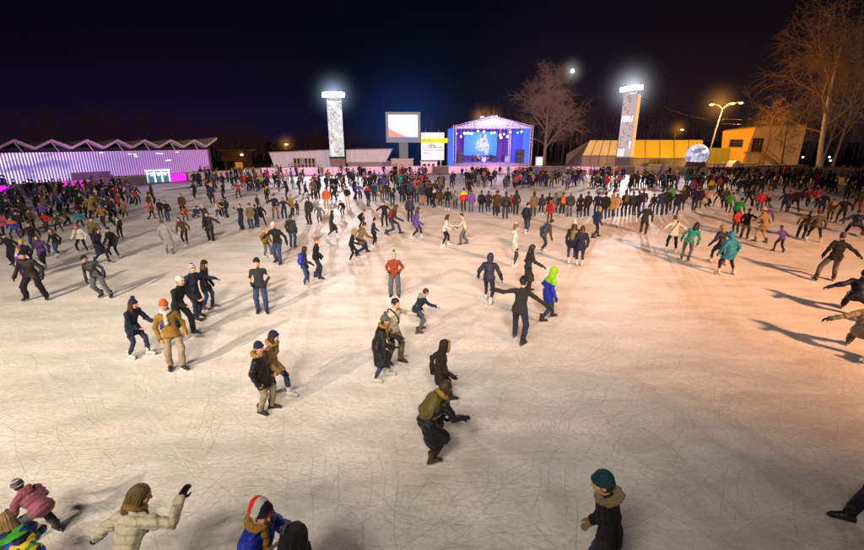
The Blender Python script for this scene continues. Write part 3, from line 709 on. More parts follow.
# label, feet px x, feet px y, head-top px y, heading (0 = away from the camera, 90 = right), pose, jacket, colour, trousers fit, colour, headgear, colour, skates, extras
FIG_PEOPLE = [
# --- the left group and the middle of the ice
('woman in navy coat and pompom hat pushing the man with the blue backpack',140,357,299,98,'reach','mid','navy','slim','jeans','pl','navy','white','fem pom:navy hair:hair_brown gl:none'),
('man in mustard jacket and orange hat with blue backpack and beige trousers',178,369,300,140,'stand2','hoodie','mustard','reg','beige','bn','orange','black','pack:royal gl:none scarf:white'),
('person in black sports jacket and cream beanie leaning behind the mustard jacket',185,336,276,100,'reach','short','black','reg','black','bn','cream','black','gl:none'),
('person in navy jacket and purple striped hat bending forward beside long haired woman',198,319,264,112,'-right','short','navy','reg','jeans','bn','STRIPE1','black','gl:black'),
('woman with long brown hair and dark beanie in black coat, arm stretched right',209,309,260,85,'right','mid','black','slim','bluejeans','bl','black','brown','hair:hair_brown'),
('lone man in dark sweater, black beanie and jeans with hands in pockets',263,313,258,165,'pockets','sweater','charcoal','reg','bluejeans','bn','black','black','gl:black'),
('person in navy jacket with bright blue backpack holding the red haired man',306,287,246,70,'right','short','navy','slim','bluejeans','lg','hair_dark','white','pack:royal gl:navy'),
('red haired man in black jacket and jeans skating right',318,279,236.5,82,'-left','short','black','reg','jeans','br','hair_red','black','gl:black'),
('woman in mustard jacket with fair hair holding the white hatted skater',268,258,226,110,'right','short','mustard','slim','greyjeans','lg','hair_fair','white','gl:none scarf:cream'),
('skater in black jacket and white hat with both arms held out, blue jeans',279,264,222,195,'armsout','short','black','reg','bluejeans','bn','white','black','gl:black'),
('man in black jacket and jeans seen from behind beside white hatted skater',293,248,214,8,'stand','puffer','black','reg','bluejeans','br','hair_dark','black','gl:black'),
('woman in long charcoal coat walking right alone on the ice',333,238,210,95,'walk','long','charcoal','slim','charcoal','lg','hair_dark','white','gl:black'),
('blonde woman in black jacket with white skates skating behind olive coat',353,262,228,85,'reach','short','black','slim','black','lg','hair_fair','white','gl:black scarf:lightgrey'),
('man in olive parka and navy trousers with dark hair, back turned',364,254,222,55,'stride','mid','khaki','reg','darkblue','br','hair_dark','black','gl:black'),
('skater in dark jacket and pompom hat reaching right behind the olive parka',374,247,218,82,'right','short','navy','slim','black','pm','navy','white','gl:black pom:navy'),
('man in open black jacket coming forward with arms held low',385,227,201,185,'armsout','short','black','reg','black','br','hair_dark','black','gl:black'),
('brown haired woman with dark red backpack striding right in jeans',396,235,203,80,'stride','short','charcoal','slim','jeans','lg','hair_brown','black','pack:darkred gl:black'),
('woman in violet blue coat and patterned hat gliding right',417,239,207,82,'walk','mid','violet','slim','navy','bl','purple','white','gl:violet'),
('person in navy jacket just behind the red backpack skater',410,223,196,10,'stand','puffer','navy','reg','navy','br','hair_dark','black',''),
('black haired woman in white jacket pulling the man in cream sweater',445,246,214,92,'reach','short','white','slim','black','lg','hair_dark','white','gl:black'),
('man in cream sweater and grey trousers pulled by the white jacketed woman',464,245,213,272,'reach','sweater','cream','reg','greyjeans','br','hair_dark','black','gl:black'),
('man in rust red jacket and green hat facing the camera',395,297,252,180,'hips','short','rust','wide','greyjeans','pm','STRIPE2','black','gl:black pom:emerald'),
('bent skater in navy hooded top with one arm flung right',420,332,288,62,'RARM','hoodie','navy','slim','greyjeans','br','hair_brown','brown','hood:lightgrey gl:none'),
('man in cream jacket and black gloves behind woman in black coat',394,364,298,125,'left','hoodie','cream','reg','khaki','br','hair_dark','black','gl:black strap:black'),
('woman in black quilted coat, grey hat and mustard scarf pushing off',381,380,315,82,'reach','pufflong','black','slim','bluejeans','pm','grey','white','scarf:mustard gl:black pom:grey'),
('woman in dark brown hooded coat ahead of the olive backpack',441,404,340,80,'walk','mid','darkbrown','slim','brown','hd','darkbrown','black','furhood:fur_gold hair:hair_brown gl:black'),
('skater with olive backpack in wide black coat with fur hood, bending',434,457,380,58,'PACKW','pufflong','black','slim','black','lg','hair_brown','brown','pack:moss fur:fur_gold gl:navy'),
('person in long black quilted coat with golden fur collar and pale trousers',266,412,342,95,'stand2','puffmid','black','reg','beige','bn','navy','black','fur:fur_gold gl:none'),
('woman with very long brown hair in tan coat, jeans and white skates',278,398,331,100,'walk','mid','tan','slim','bluejeans','bl','navy','white','fur:fur_gold hair:hair_brown gl:grey'),
('person in hooded navy jacket with white skates seen from behind',488,302,253,18,'glide','puffer','navy','slim','navy','hd','navy','white','gl:black'),
('woman in white jacket and grey pompom hat standing side on',513,267,224,95,'stand','mid','white','slim','jeans','pm','grey','white','hood gl:black pom:white'),
('woman in long charcoal coat with dark hair moving right ahead of black jacket',527,293,244,85,'right','long','charcoal','slim','black','lg','hair_dark','black','gl:black'),
('man in black jacket with both arms spread wide for balance',517,341,276,28,'spread','short','charcoal','reg','jeans','bn','black','black','gl:black'),
('skater in royal blue jacket with neon yellow hood',547,320,267,75,'glide','mid','royal','slim','bluejeans','hd','lime','black','yoke:lime gl:black'),
('skater with grey blue backpack leaning far right in jeans',544,253,219,70,'BENDR','hoodie','olive','slim','jeans','br','hair_dark','white','pack:darkblue gl:black'),
('man in dark navy jacket with black backpack and pale blue jeans',525,234,202,50,'stand2','short','navy','reg','bluejeans','br','hair_dark','white','pack:black gl:black'),
('woman in navy coat, white pompom hat and olive backpack',571,264,221,8,'stand','mid','navy','slim','bluejeans','pl','white','white','pack:khaki gl:black pom:white'),
('woman in long navy coat with rust coloured collar beside olive backpack',579,266,225,12,'stand','mid','navy','slim','navy','lg','hair_brown','white','scarf:rust gl:black'),
('man in petrol blue jacket gliding right below the standing row',595,238,206,75,'glide','short','darkblue','slim','charcoal','br','hair_fair','black','gl:black'),
('child in bright red jacket and red backpack under standing row',549,224,200,20,'stand','puffer','red','slim','charcoal','hd','red','black','pack:darkred'),
# --- right of the middle
('man in long dark coat turning right beneath the right end of the standing row',643,234,204,35,'lean_r','mid','charcoal','reg','charcoal','br','hair_dark','black','gl:black'),
('skater in white jacket with black shoulder strap, arms held out',670,253,215,15,'armsout','short','white','slim','black','br','hair_brown','white','gl:white strap:black'),
('woman in turquoise hooded top and grey trousers leaning right',684,261,222,40,'BENDR2','hoodie','turquoise','slim','grey','lg','hair_dark','grey','yoke:turquoise gl:grey'),
('blonde haired person in dark blue quilted coat beside bright blue jacket',717,264,224,345,'glide','puffmid','navy','slim','black','lg','hair_fair','white','gl:black'),
('woman in bright teal hooded jacket and black leggings, back turned',726,275,231,350,'wide','puffmid','teal','slim','black','hd','teal','white','gl:black'),
('man in wide red jacket with back turned',735,234,209,5,'pockets','puffer','red','reg','charcoal','br','hair_brown','black',''),
('man in black jacket right beside the wide red jacket',743,239,208,50,'-left','short','black','reg','khaki','br','hair_dark','black','gl:black'),
('person in long tan coat and pale trousers leaning right',760,243,207,340,'reach','mid','tan','slim','beige','bn','cream','brown','fem gl:none'),
('skater in violet jacket bending behind the long tan coat',763,231,205,60,'bend','short','violet','slim','navy','bn','grey','black',''),
('child in violet blue jacket with both arms stretched out',777,252,225,350,'spread','short','violet','slim','black','cp','black','black','gl:black'),
('man in brown grey jacket leaning forward with arms hanging',799,239,210,45,'BENDR2','short','khaki','reg','charcoal','br','hair_dark','black','gl:black'),
('skater in olive black jacket and red hat next to the brown grey jacket',813,242,210,25,'wide','puffer','olive','slim','black','bn','darkred','white','gl:black'),
('skater in navy jacket in a deep sideways stride at the right edge',849,234,205,40,'deep','puffer','navy','reg','black','br','hair_dark','black','gl:navy'),
('man in black jacket and grey jeans with right arm out',826,281,232,20,'MAN53','short','black','reg','greyjeans','br','hair_brown','black','gl:black'),
('man in dark blue jacket lunging at the right edge of the ice',846,312,258,50,'deep','puffer','navy','reg','navy','br','hair_dark','black','gl:black'),
('person in beige jacket and grey jeans stretching a leg at right edge',851,350,281,55,'deep','short','beige','reg','greyjeans','bn','grey','black','gl:black'),
# --- left side
('man all in black with winter hat standing with legs apart',38,300,251,165,'wide','puffer','black','wide','black','bn','black','black','gl:black'),
('man in black leather jacket and grey jeans leaning sideways',107,297,255,170,'MAN59','short','black','reg','greyjeans','cp','black','black','fin:leather gl:black'),
('child in purple and pink patterned jacket and pink hat',28,281,246,175,'stand','puffer','PATCH2','slim','purple','bn','rose','black','gl:purple'),
('child in yellow hat beside the purple patterned jacket',31,275,239,170,'stand','short','black','slim','black','bn','yellow','black','gl:black'),
('woman in dark purple quilted jacket and jeans facing the camera',46,268,235,165,'glide','puffmid','purple','slim','jeans','lg','hair_brown','white','gl:purple'),
('man in plain black jacket with dark cap far left behind yellow hat',15,266,233,180,'armsout','short','black','reg','black','cp','black','black','gl:black'),
('woman in black jacket with wide fur collar and light jeans',59,257,228,180,'glide','short','black','slim','bluejeans','lg','hair_brown','white','fur:fur gl:black'),
('woman in white jacket and pink hat among dark coats',84,253,224,175,'wide','puffer','white','slim','black','bn','rose','white','scarf:rose gl:white'),
('man in khaki coat behind the white jacketed woman',98,248,217,160,'stand','mid','khaki','reg','charcoal','br','hair_dark','black','gl:black'),
('woman in long dark navy coat skating right',103,263,228,95,'walk','long','navy','slim','navy','lg','hair_dark','black','gl:black'),
('woman in black quilted coat and white skates, arms wide',116,258,227,190,'wide','puffmid','black','slim','black','bn','charcoal','white','gl:black'),
('woman in black jacket with white panel carrying pale bag',122,240,216,170,'front','short','black','slim','navy','lg','hair_dark','white','yoke:black scarf:white gl:black'),
('person in long tan jacket with dark bag walking right',126,219,201,120,'walk','mid','tan','slim','black','lg','hair_fair','white',''),
('person in mustard jacket with hood left of the tan jacket',105,227,204,165,'glide','short','mustard','slim','charcoal','lg','hair_brown','black','fur:fur'),
('child in bright teal jacket behind the white jacketed woman',82,229,210,175,'wide','puffer','teal','slim','navy','lg','hair_brown','white',''),
('child in green olive jacket left of the teal jacket',60,232,214,165,'wide','short','olive','slim','black','br','hair_brown','black',''),
('child in pinkish red jacket beside the green olive jacket',48,231,212,170,'armsout','puffer','red','slim','navy','bn','darkred','black',''),
('person in dark olive coat left of the pinkish red jacket',34,231,209,160,'stand','mid','olive','reg','charcoal','br','hair_dark','black',''),
('person in deep violet jacket in the crowded left corner',45,223,202,170,'armsout','puffer','violet','reg','navy','br','hair_brown','black',''),
('person in blue jacket with orange shoulders at left edge',17,240,217,165,'wide','puffer','blue','slim','jeans','br','hair_brown','black','yoke:orange'),
('person in bright pink jacket cut by left edge',4,240,211,150,'glide','puffer','pink','slim','navy','bn','plum','black',''),
('person in black jacket just behind the orange shouldered jacket',22,233,211,175,'stand','short','charcoal','reg','black','br','hair_dark','black',''),
('skater in black coat between olive jackets on the left',36,250,222,150,'glide','short','black','reg','jeans','br','hair_dark','black','gl:black'),
('tall person in olive green jacket with back turned, left crowd',68,225,204,30,'glide','mid','olive','reg','black','br','hair_dark','black',''),
('child in dark red jacket bending between olive and black coats',80,217,201,100,'bend','short','darkred','slim','black','br','hair_dark','black',''),
('person in black jacket with white scarf in the left crowd',91,216,197,175,'wide','short','black','slim','black','br','hair_dark','white','scarf:white'),
('person in rusty brown jacket skating left in front of the lit fence',114,213,198,110,'stride','short','rust','slim','charcoal','br','hair_dark','black',''),
('person in black jacket striding below the rusty brown jacket',110,224,204,120,'stride','short','black','reg','charcoal','br','hair_dark','black',''),
('person in long grey coat and grey leggings standing apart',170,254,219,345,'lean_l','long','lightgrey','slim','lightgrey','br','hair_brown','grey','gl:grey'),
('woman in brown jacket and black trousers leaning left',186,245,217,175,'lean_r','short','brown','slim','black','lg','hair_brown','white','gl:none scarf:olive'),
('large man in black quilted suit with arms held out, facing camera',212,241,212,180,'MAN88','puffmid','black','wide','black','br','hair_brown','black','gl:black'),
('child in tan hood just behind the large man in black',207,231,203,200,'right','short','charcoal','slim','black','hd','beige','black',''),
('child in blue jacket crouching low on the ice',196,218,206,100,'crouch','puffer','blue','slim','navy','bn','black','black',''),
('child in orange brown jacket bending beside a dark bag',186,221,206,110,'bend','puffer','orange','slim','black','lg','hair_brown','black',''),
('adult in brown coat standing over the crouching children',184,215,193,175,'stand','mid','brown','reg','black','br','hair_dark','black',''),
('person in bright orange jacket and black trousers skating alone',152,220,200.5,60,'glide','puffer','orange','slim','black','br','hair_brown','black',''),
('woman in dark jacket left of man with outstretched arm',162,219,199,170,'stand','short','black','slim','black','lg','hair_dark','black',''),
('man in black jacket and pale jeans with outstretched arm',169,222,200,175,'right','short','black','reg','bluejeans','br','hair_brown','black',''),
('fair haired woman in cream yellow jacket facing a dark group',218,218.5,200,85,'reach','short','cream','slim','navy','lg','hair_fair','white',''),
('man in black jacket facing the cream yellow jacket',228,218.5,197,270,'stand','puffer','black','reg','jeans','br','hair_dark','black',''),
('person in dark green jacket between cream and black jackets',223,217,199,180,'stand','short','olive','reg','jeans','br','hair_dark','black',''),
('man in navy jacket holding a phone to his face',243,230,203.5,200,'phone','short','navy','reg','navy','br','hair_dark','black',''),
('person in brown patterned jacket at left of a standing trio',252,229,203,190,'stand','mid','khaki','reg','jeans','bn','brown','black',''),
('person in black coat at right of standing trio',262,226,203.5,170,'wide','mid','black','slim','black','lg','hair_dark','black',''),
('person in blue jacket half hidden between trio members',257,228,204,15,'stand','short','darkblue','reg','jeans','br','hair_dark','black',''),
('person in navy top and olive trousers holding a partner',276,219,194,140,'right','short','navy','reg','khaki','br','hair_dark','black',''),
('person in navy jacket with arms out between olive trousers and tan coat',285,219,197.5,175,'armsout','short','navy','reg','navy','lg','hair_brown','black',''),
('adult in tan coat standing beside a small child',292,216,194,30,'stand','mid','tan','reg','charcoal','br','hair_fair','black',''),
('small child in brown jacket next to the tan coat',297.5,215,200.5,20,'stand','short','brown','slim','navy','bn','brown','black',''),
('person in dark coat with olive bag, tall, beside child in grey',310,225,196.5,200,'stand','mid','charcoal','reg','black','lg','hair_dark','black','bag:olive'),
('child in grey purple coat beside the tall dark coat',320,224,204,170,'glide','mid','grey','slim','black','bn','lightgrey','white',''),
('skater in orange jacket and pale trousers in mid ice',327,210,187,180,'stand','puffer','orange','reg','beige','br','hair_dark','white',''),
('skater in dark top leaning left behind the orange jacket',334,201,182,300,'bend','short','charcoal','slim','black','br','hair_dark','black',''),
('person in black jacket and cream trousers right of orange jacket',348,206,186,185,'pockets','short','black','slim','cream','br','hair_brown','white',''),
('dark skater bending forward below the cream trousers',343,217,200,200,'bend','short','black','slim','black','br','hair_dark','white',''),
('slim dark person walking alone near the left floodlight tower',306,196,181,90,'walk','long','charcoal','slim','black','br','hair_dark','black',''),
('person in grey jacket standing with a partner in navy',314,200,178,170,'stand','short','grey','reg','charcoal','br','hair_dark','black',''),
('partner in navy next to the grey jacket',318.5,199,177,190,'stand','short','navy','reg','charcoal','br','hair_brown','black',''),
('dark person in slim trousers standing under the left floodlight tower',336,192,175.5,20,'stand','short','navy','slim','black','br','hair_dark','black',''),
('tall person in dark blue coat right of the left floodlight tower',355,200,173.5,60,'lean_l','mid','darkblue','reg','black','br','hair_dark','black',''),
('person in black and yellow jacket in the left mid crowd',268,203,185,190,'stand','short','black','reg','black','br','hair_brown','black','scarf:yellow'),
('small figure in plain dark coat below the black and yellow jacket',258,209,195,20,'stand','mid','charcoal','slim','black','bn','black','black',''),
('person in black jacket bending beside the olive parka',362,228,209,100,'bend','short','black','reg','black','br','hair_brown','black','scarf:white'),
# --- the row watching the stage
('person in black coat at left end of the standing row',481,213,190.5,5,'stand','mid','black','slim','black','bn','black','black',''),
('person in long dark coat next to left end of the standing row',488,212.5,190.5,350,'stand','long','charcoal','slim','black','br','hair_dark','black',''),
('person in brown jacket in the standing row, beside blue jeans',495,216.5,190,10,'stand2','mid','brown','reg','charcoal','br','hair_brown','black',''),
('person in tan jacket and blue jeans in the standing row',497.5,214,190,0,'stand','short','khaki','reg','bluejeans','br','hair_dark','black',''),
('broad man in black jacket and jeans, left part of standing row',505,220,191.5,5,'stand','puffer','black','reg','jeans','bn','charcoal','black',''),
('child in dark red coat between broad man and grey jacket',510.5,213,194.5,350,'stand','mid','red','slim','jeans','br','hair_dark','black',''),
('person in dark grey jacket with hood right of red coated child',515.5,215.5,190,8,'stand','hoodie','charcoal','reg','charcoal','hd','charcoal','black',''),
('person in brown green jacket standing alone in the row',533,217.5,191.5,355,'stand','mid','khaki','reg','charcoal','hd','brown','black',''),
('woman in navy hooded jacket right of the brown green jacket',541,215.5,194,5,'stand','puffer','navy','slim','black','hd','navy','white',''),
('person in black jacket behind the red child in the standing row',548,215.5,192.5,10,'stand','short','black','slim','black','br','hair_dark','white',''),
('person in grey hooded coat above the red child',554.5,216.5,192.5,355,'stand','mid','grey','slim','navy','hd','grey','white',''),
('person with bright orange backpack in the standing row',561.5,217.5,192,8,'stand','short','charcoal','reg','black','br','hair_dark','white','pack:orange'),
('broad man in dark grey quilted jacket right of orange backpack',569,217.5,191.5,0,'stand','puffer','charcoal','reg','greyjeans','br','hair_fair','black',''),
('woman in long black coat beside the broad grey jacket',579,218,193.5,5,'stand','long','black','slim','black','lg','hair_dark','black',''),
('tall man in dark brown jacket in the standing row',586.5,217,191,350,'stand','mid','darkbrown','reg','black','br','hair_brown','black',''),
('person in navy jacket above the petrol blue jacket',596,217,191.5,10,'stand','short','navy','reg','charcoal','br','hair_dark','black',''),
('person in very dark coat right of the navy jacket in the row',603.5,220,191.5,0,'stand','mid','black','reg','jeans','br','hair_dark','black',''),
('person in tan hooded coat and jeans in the standing row',610.5,218.5,194,5,'stand','mid','tan','reg','jeans','hd','tan','black',''),
('person in tan coat with black shoulder bag in the standing row',615.5,217.5,193,10,'stand','mid','beige','slim','greyjeans','lg','hair_fair','black','bag:black'),
('man in black jacket with olive backpack in the standing row',623.5,217.5,190,0,'stand','short','black','reg','black','bn','navy','black','pack:olive'),
('person in plain navy jacket right of the olive backpack',631,216,191,5,'stand','puffer','navy','reg','charcoal','br','hair_dark','black',''),
('person in black coat left of the purple trousers',636.5,216,190.5,350,'stand','mid','black','slim','black','br','hair_brown','black',''),
('person in dark plum jacket, red hat and purple trousers',641,214.5,188,10,'stand','short','plum','slim','violet','bn','red','black',''),
('person in grey jacket with backpack at right end of standing row',652,213.5,193,5,'stand','short','grey','slim','jeans','br','hair_dark','black','pack:charcoal'),
('man in blue jacket and jeans turned right beside the green jacket',658.5,216,189,20,'stand2','short','darkblue','reg','jeans','br','hair_dark','black',''),
('man in black jacket and dark trousers in front of green jacket',664,216,187,15,'stand','short','black','reg','charcoal','br','hair_brown','black',''),
('person in bright green jacket at right end of the standing row',668,212,181,10,'stand','puffer','green','reg','black','br','hair_dark','black',''),
('person in navy coat leaning right, gap after the green jacket',675,215,190,45,'lean_r','mid','navy','slim','jeans','br','hair_brown','black',''),
('person in dark jacket standing close behind the leaning navy coat',681,211,187,15,'stand','mid','charcoal','slim','black','br','hair_fair','black',''),
('person in navy jacket leaning right near the peach jacket',693,211,187,60,'lean_r','short','navy','reg','jeans','br','hair_dark','black',''),
('person in dark plum coat beside leaning navy jacket',698,209,186,20,'stand','mid','plum','slim','black','br','hair_dark','black',''),
('person in peach jacket and black trousers striding right',707,207.5,185,75,'stride','short','peach','slim','black','lg','hair_dark','black',''),
('person in black jacket right of the peach jacket',717.5,206,186,15,'wide','short','black','slim','black','br','hair_dark','white',''),
('person in dark jacket between the peach and green jackets',723.5,208.5,187,10,'stand','puffer','charcoal','reg','black','br','hair_dark','black',''),
('skater in bright green jacket and black trousers leaning forward',727.5,213,192,50,'lean_r','puffer','green','slim','black','br','hair_dark','black',''),
('skater in emerald jacket bending behind the wide red jacket',735,223,197.5,60,'bend','short','emerald','reg','black','bn','black','black',''),
# --- crowd clusters left of the row
('person in violet blue jacket with back turned left of the row',471,213,189.5,5,'stand','puffer','violet','reg','grey','br','hair_brown','black',''),
('person in yellow and red jacket left of the violet blue jacket',463.5,212.5,187.5,350,'stand','puffer','red','slim','black','br','hair_dark','black','yoke:yellow'),
('person in pale grey jacket with bag left of the yellow red jacket',455,209.5,190,10,'stand','short','lightgrey','slim','charcoal','br','hair_brown','black','bag:black'),
('person in black jacket with white trimmed skates, centre crowd',447.5,211.5,187,0,'stand','short','black','slim','jeans','br','hair_dark','white',''),
('person in brown coat in the centre crowd',440,209,188,15,'stand','mid','brown','slim','jeans','lg','hair_dark','white',''),
('person in white topped jacket in the centre crowd',434.5,208,186,300,'stand','short','charcoal','slim','navy','br','hair_dark','black','yoke:white'),
('tall person in black at the left of the brown coat',429.5,207,183,0,'stand','mid','black','reg','black','br','hair_dark','black',''),
('man in dark blue jacket and tan trousers, centre crowd',422,206.5,182.5,5,'stand','short','darkblue','reg','tan','br','hair_dark','black',''),
('person in tan jacket and blue trousers beside the tan trousers',417,203,183,340,'stand','short','khaki','reg','darkblue','br','hair_dark','black',''),
('person in dark blue jacket in the thick of centre crowd',411,203.5,179,10,'stand','puffer','darkblue','reg','navy','br','hair_dark','black',''),
('person in black coat with red scarf in the thick of centre crowd',406.5,202,181,350,'stand','mid','black','reg','navy','br','hair_dark','black','scarf:red'),
('person in navy coat at left of thick centre crowd',402,203.5,182,5,'stand','mid','navy','reg','navy','br','hair_dark','black',''),
('person in white hat and dark coat, left of centre crowd',392.5,206,183.5,170,'front','mid','navy','slim','black','bn','white','black','scarf:white'),
('person in dark jacket left of the white hat',387,200.5,182,10,'stand','short','navy','slim','charcoal','br','hair_dark','black',''),
('person in olive jacket with backpack, left of the dark jacket',382,201,182,20,'stand','short','olive','slim','brown','br','hair_dark','black','pack:khaki'),
('person in dark blue standing apart at the left of centre crowd',374.5,202,182,0,'stand','short','darkblue','slim','navy','br','hair_brown','black',''),
('person in navy coat with red sleeves left of centre crowd',368,207,184,40,'stand','mid','navy','slim','navy','br','hair_dark','black','yoke:red'),
# --- right crowd
('person in black jacket with arms low in front of the right white fence',747,206,187,190,'wide','short','black','reg','black','br','hair_dark','black',''),
('person in dark grey jacket leaning left beside the black jacket, right crowd',754.5,206,188,330,'lean_l','short','grey','slim','black','br','hair_brown','black',''),
('person in red jacket striding in the right crowd',758.5,212,190,30,'walk','puffer','red','slim','grey','br','hair_dark','black',''),
('person in pale grey jacket with yellow trim right of the red jacket',767,206.5,187,20,'stand','short','lightgrey','slim','black','bn','yellow','black',''),
('skater in dark navy jacket leaning forward in the right crowd',783,213,189.5,40,'lean_r','mid','navy','slim','charcoal','br','hair_dark','black',''),
('skater in orange jacket behind the leaning dark navy jacket',791,205,187,20,'stand','short','orange','slim','black','br','hair_dark','black',''),
('skater in black jacket with legs wide apart, right crowd',793,213,187.5,15,'wide','short','black','slim','black','br','hair_dark','black',''),
('skater in crimson jacket and black trousers, right crowd',806,207,187,60,'glide','puffer','darkred','slim','black','br','hair_dark','black','yoke:red'),
('skater in pinkish crimson jacket next to the crimson jacket',815,207.5,186.5,70,'glide','puffer','pink','slim','black','br','hair_dark','black',''),
('skater in dark navy coat bending in the right crowd',820,214,192,50,'lean_r','mid','navy','reg','black','br','hair_dark','black',''),
('broad person in tan olive jacket, right crowd',829,221,198,20,'stand','puffer','tan','reg','khaki','br','hair_brown','black',''),
('skater in black with legs apart right of the tan olive jacket',839,224,196,30,'glide','short','black','slim','black','br','hair_dark','black',''),
('person in dark jacket and rusty red trousers near right edge',855,214,187,40,'lean_r','puffer','charcoal','reg','rust','br','hair_dark','black',''),
('person in olive dark jacket leaning right above the rusty red trousers',845,201,181,60,'lean_r','short','olive','slim','black','br','hair_dark','black',''),
('person in violet jacket at the right edge of the crowd',857,194,175,20,'stand','puffer','violet','slim','navy','br','hair_dark','black',''),
('child in blue jacket skating in front of the inflatable globe',686,188,172,20,'stand','puffer','teal','slim','navy','br','hair_dark','black',''),
('skater in red jacket below the inflatable globe',692,196,178.5,45,'glide','puffer','red','slim','black','br','hair_dark','black',''),
('skater in yellow jacket among dark coats right of the globe',710,193,178,15,'stand','puffer','yellow','slim','black','br','hair_dark','black',''),
('person in lime jacket near the left end of the drape hall',261,190,175,170,'stand','puffer','lime','slim','charcoal','br','hair_dark','black',''),
('person in turquoise jacket left of the left floodlight tower',293,189,177,10,'stand','short','turquoise','slim','turquoise','br','hair_fair','black',''),
('person in teal jacket below the big screen post',375,185,171,10,'stand','short','teal','slim','navy','br','hair_dark','black',''),
('person in blue jacket facing the stage beyond the standing row',523,189,174.5,0,'stand','puffer','blue','slim','navy','br','hair_dark','black',''),
('person in rusty brown jacket left of the far blue jacket',515.5,189,174,0,'stand','puffer','rust','slim','black','br','hair_dark','black',''),
('person in yellow and brown jacket beyond the standing row',567,190,175,5,'stand','short','brown','slim','black','br','hair_dark','black','yoke:yellow'),
('person in white costume bending beyond the standing row',585,189,176,310,'bend','short','white','slim','white','br','white','white',''),
('skater in navy trousers whose black skates enter the bottom right corner',871,532,405,352,'EDGE','puffer','navy','reg','navy','bn','black','black','gl:black'),
]
POSES['RARM'] = dict(feet=((-.10,.10,0,-6),(.16,-.16,0,10)), hands=((-.10,.20,-.44),(.50,.16,-.04)), lean=34, drop=.08, head=(0,-6))
POSES['PACKW'] = dict(feet=((-.14,.10,0,-6),(.15,-.14,0,10)), hands=((.02,.26,-.42),(.04,.42,-.26)), lean=40, drop=.12, head=(0,-14))
POSES['BENDR'] = dict(feet=((-.12,.10,0,-6),(.14,-.34,.05,10)), hands=((-.10,-.10,-.44),(.10,.16,-.46)), lean=34, side=8, py=.12, drop=.03, head=(0,-10))
POSES['BENDR2'] = dict(feet=((-.13,.10,0,-8),(.15,-.10,0,10)), hands=((-.12,.10,-.46),(.14,.14,-.46)), lean=24, side=14, px=.06, drop=.02)
POSES['MAN53'] = dict(feet=((-.34,-.10,0,-14),(.22,.10,0,16)), hands=((-.10,.06,-.46),(.48,.10,-.24)), lean=14, side=10, px=.12, drop=.03)
POSES['MAN59'] = dict(feet=((-.20,.08,0,-10),(.16,-.02,0,12)), hands=((-.18,.10,-.44),(.16,.02,-.48)), lean=14, side=14, px=.22, drop=.03, head=(12,0))
POSES['MAN88'] = dict(feet=((-.13,.05,0,-8),(.13,-.03,0,10)), hands=((-.44,.10,-.26),(.20,.06,-.46)), lean=6, side=4)
POSES['SITR'] = dict(feet=((-.15,.12,0,-8),(.16,-.16,0,8)), hands=((-.02,.36,-.22),(.06,.36,-.22)), lean=50, drop=.16, head=(0,-12))
POSES['WHITE'] = dict(feet=((-.20,.12,0,-8),(.18,-.16,0,12)), hands=((-.44,-.04,-.30),(.16,.34,.08)), lean=30, side=-9, drop=.05, head=(48,0))
POSES['FPACK'] = dict(feet=((-.12,.08,0,-8),(.12,-.06,0,10)), hands=((.02,.32,-.16),(.10,.34,-.22)), lean=10, head=(8,8))
POSES['FURMAN'] = dict(feet=((-.12,.06,0,-8),(.12,-.03,0,10)), hands=((-.06,.12,-.47),(.05,.14,-.46)), lean=10, head=(-8,6))
POSES['EDGE'] = dict(feet=((-.16,.16,.0,-60),(.10,-.14,0,-50)), hands=((-.02,.10,-.46),(.06,.10,-.46)), lean=10, side=16, px=.46, drop=.04)
POSES['LEGS'] = dict(feet=((-.55,.10,.10,-30),(.10,-.02,0,8)), hands=((-.40,.10,-.22),(.40,.10,-.22)), lean=24, px=.1, drop=.20)
STRIPE1 = lambda: striped('purple_striped_knit', ['purple', 'white', 'rose', 'navy'], 22)
STRIPE2 = lambda: striped('green_white_knit', ['emerald', 'white', 'rust', 'emerald'], 16)
STRIPE3 = lambda: striped('red_grey_black_knit', ['red', 'red', 'lightgrey', 'lightgrey', 'black', 'black'], 4.2, 1)
PATCH1 = lambda: patchwork('blue_green_patchwork', ['black', 'blue', 'navy', 'green', 'black', 'darkblue', 'yellow'], 10)
PATCH2 = lambda: patchwork('purple_pink_patchwork', ['purple', 'violet', 'rose', 'purple', 'white'], 9)
STRIPE4 = lambda: striped('mauve_grey_band_knit', ['grey', 'plum', 'lightgrey', 'grey'], 9)
SPECIAL = dict(STRIPE1=STRIPE1, STRIPE2=STRIPE2, STRIPE3=STRIPE3, STRIPE4=STRIPE4, PATCH1=PATCH1, PATCH2=PATCH2)
# nearest people, seen steeply from above: placed by the pixel of the top of the head and a standing height in metres
NEAR_PEOPLE = [
('man in teal beanie and black jacket with thick fur collar in the foreground',601,472,1.80,292,'FURMAN','short','black','reg','bluejeans','bn','petrol','black','fur:fur gl:tan'),
('woman in cream jacket with olive brown hair and both arms out in the foreground',143,484,1.72,22,'WHITE','puffer','cream','slim','navy','lg','hair_olive','white','scarf:fur_gold gl:black'),
('person in royal blue jacket and red striped hat carrying a black backpack in front',262,503,1.75,105,'FPACK','puffer','royal','reg','navy','th','STRIPE3','black','scarf:mustard fpack:charcoal gl:none'),
('child in rose pink jacket and grey mauve hat bending at bottom left',14,480,1.16,283,'SITR','puffer','rose','reg','grey','bn','STRIPE4','black','gl:black hood:rose'),
('person in blue and green patterned jacket at the bottom left corner',3,512,1.30,300,'SITR','puffmid','PATCH1','reg','navy','lg','hair_fair','black','gl:navy'),
]

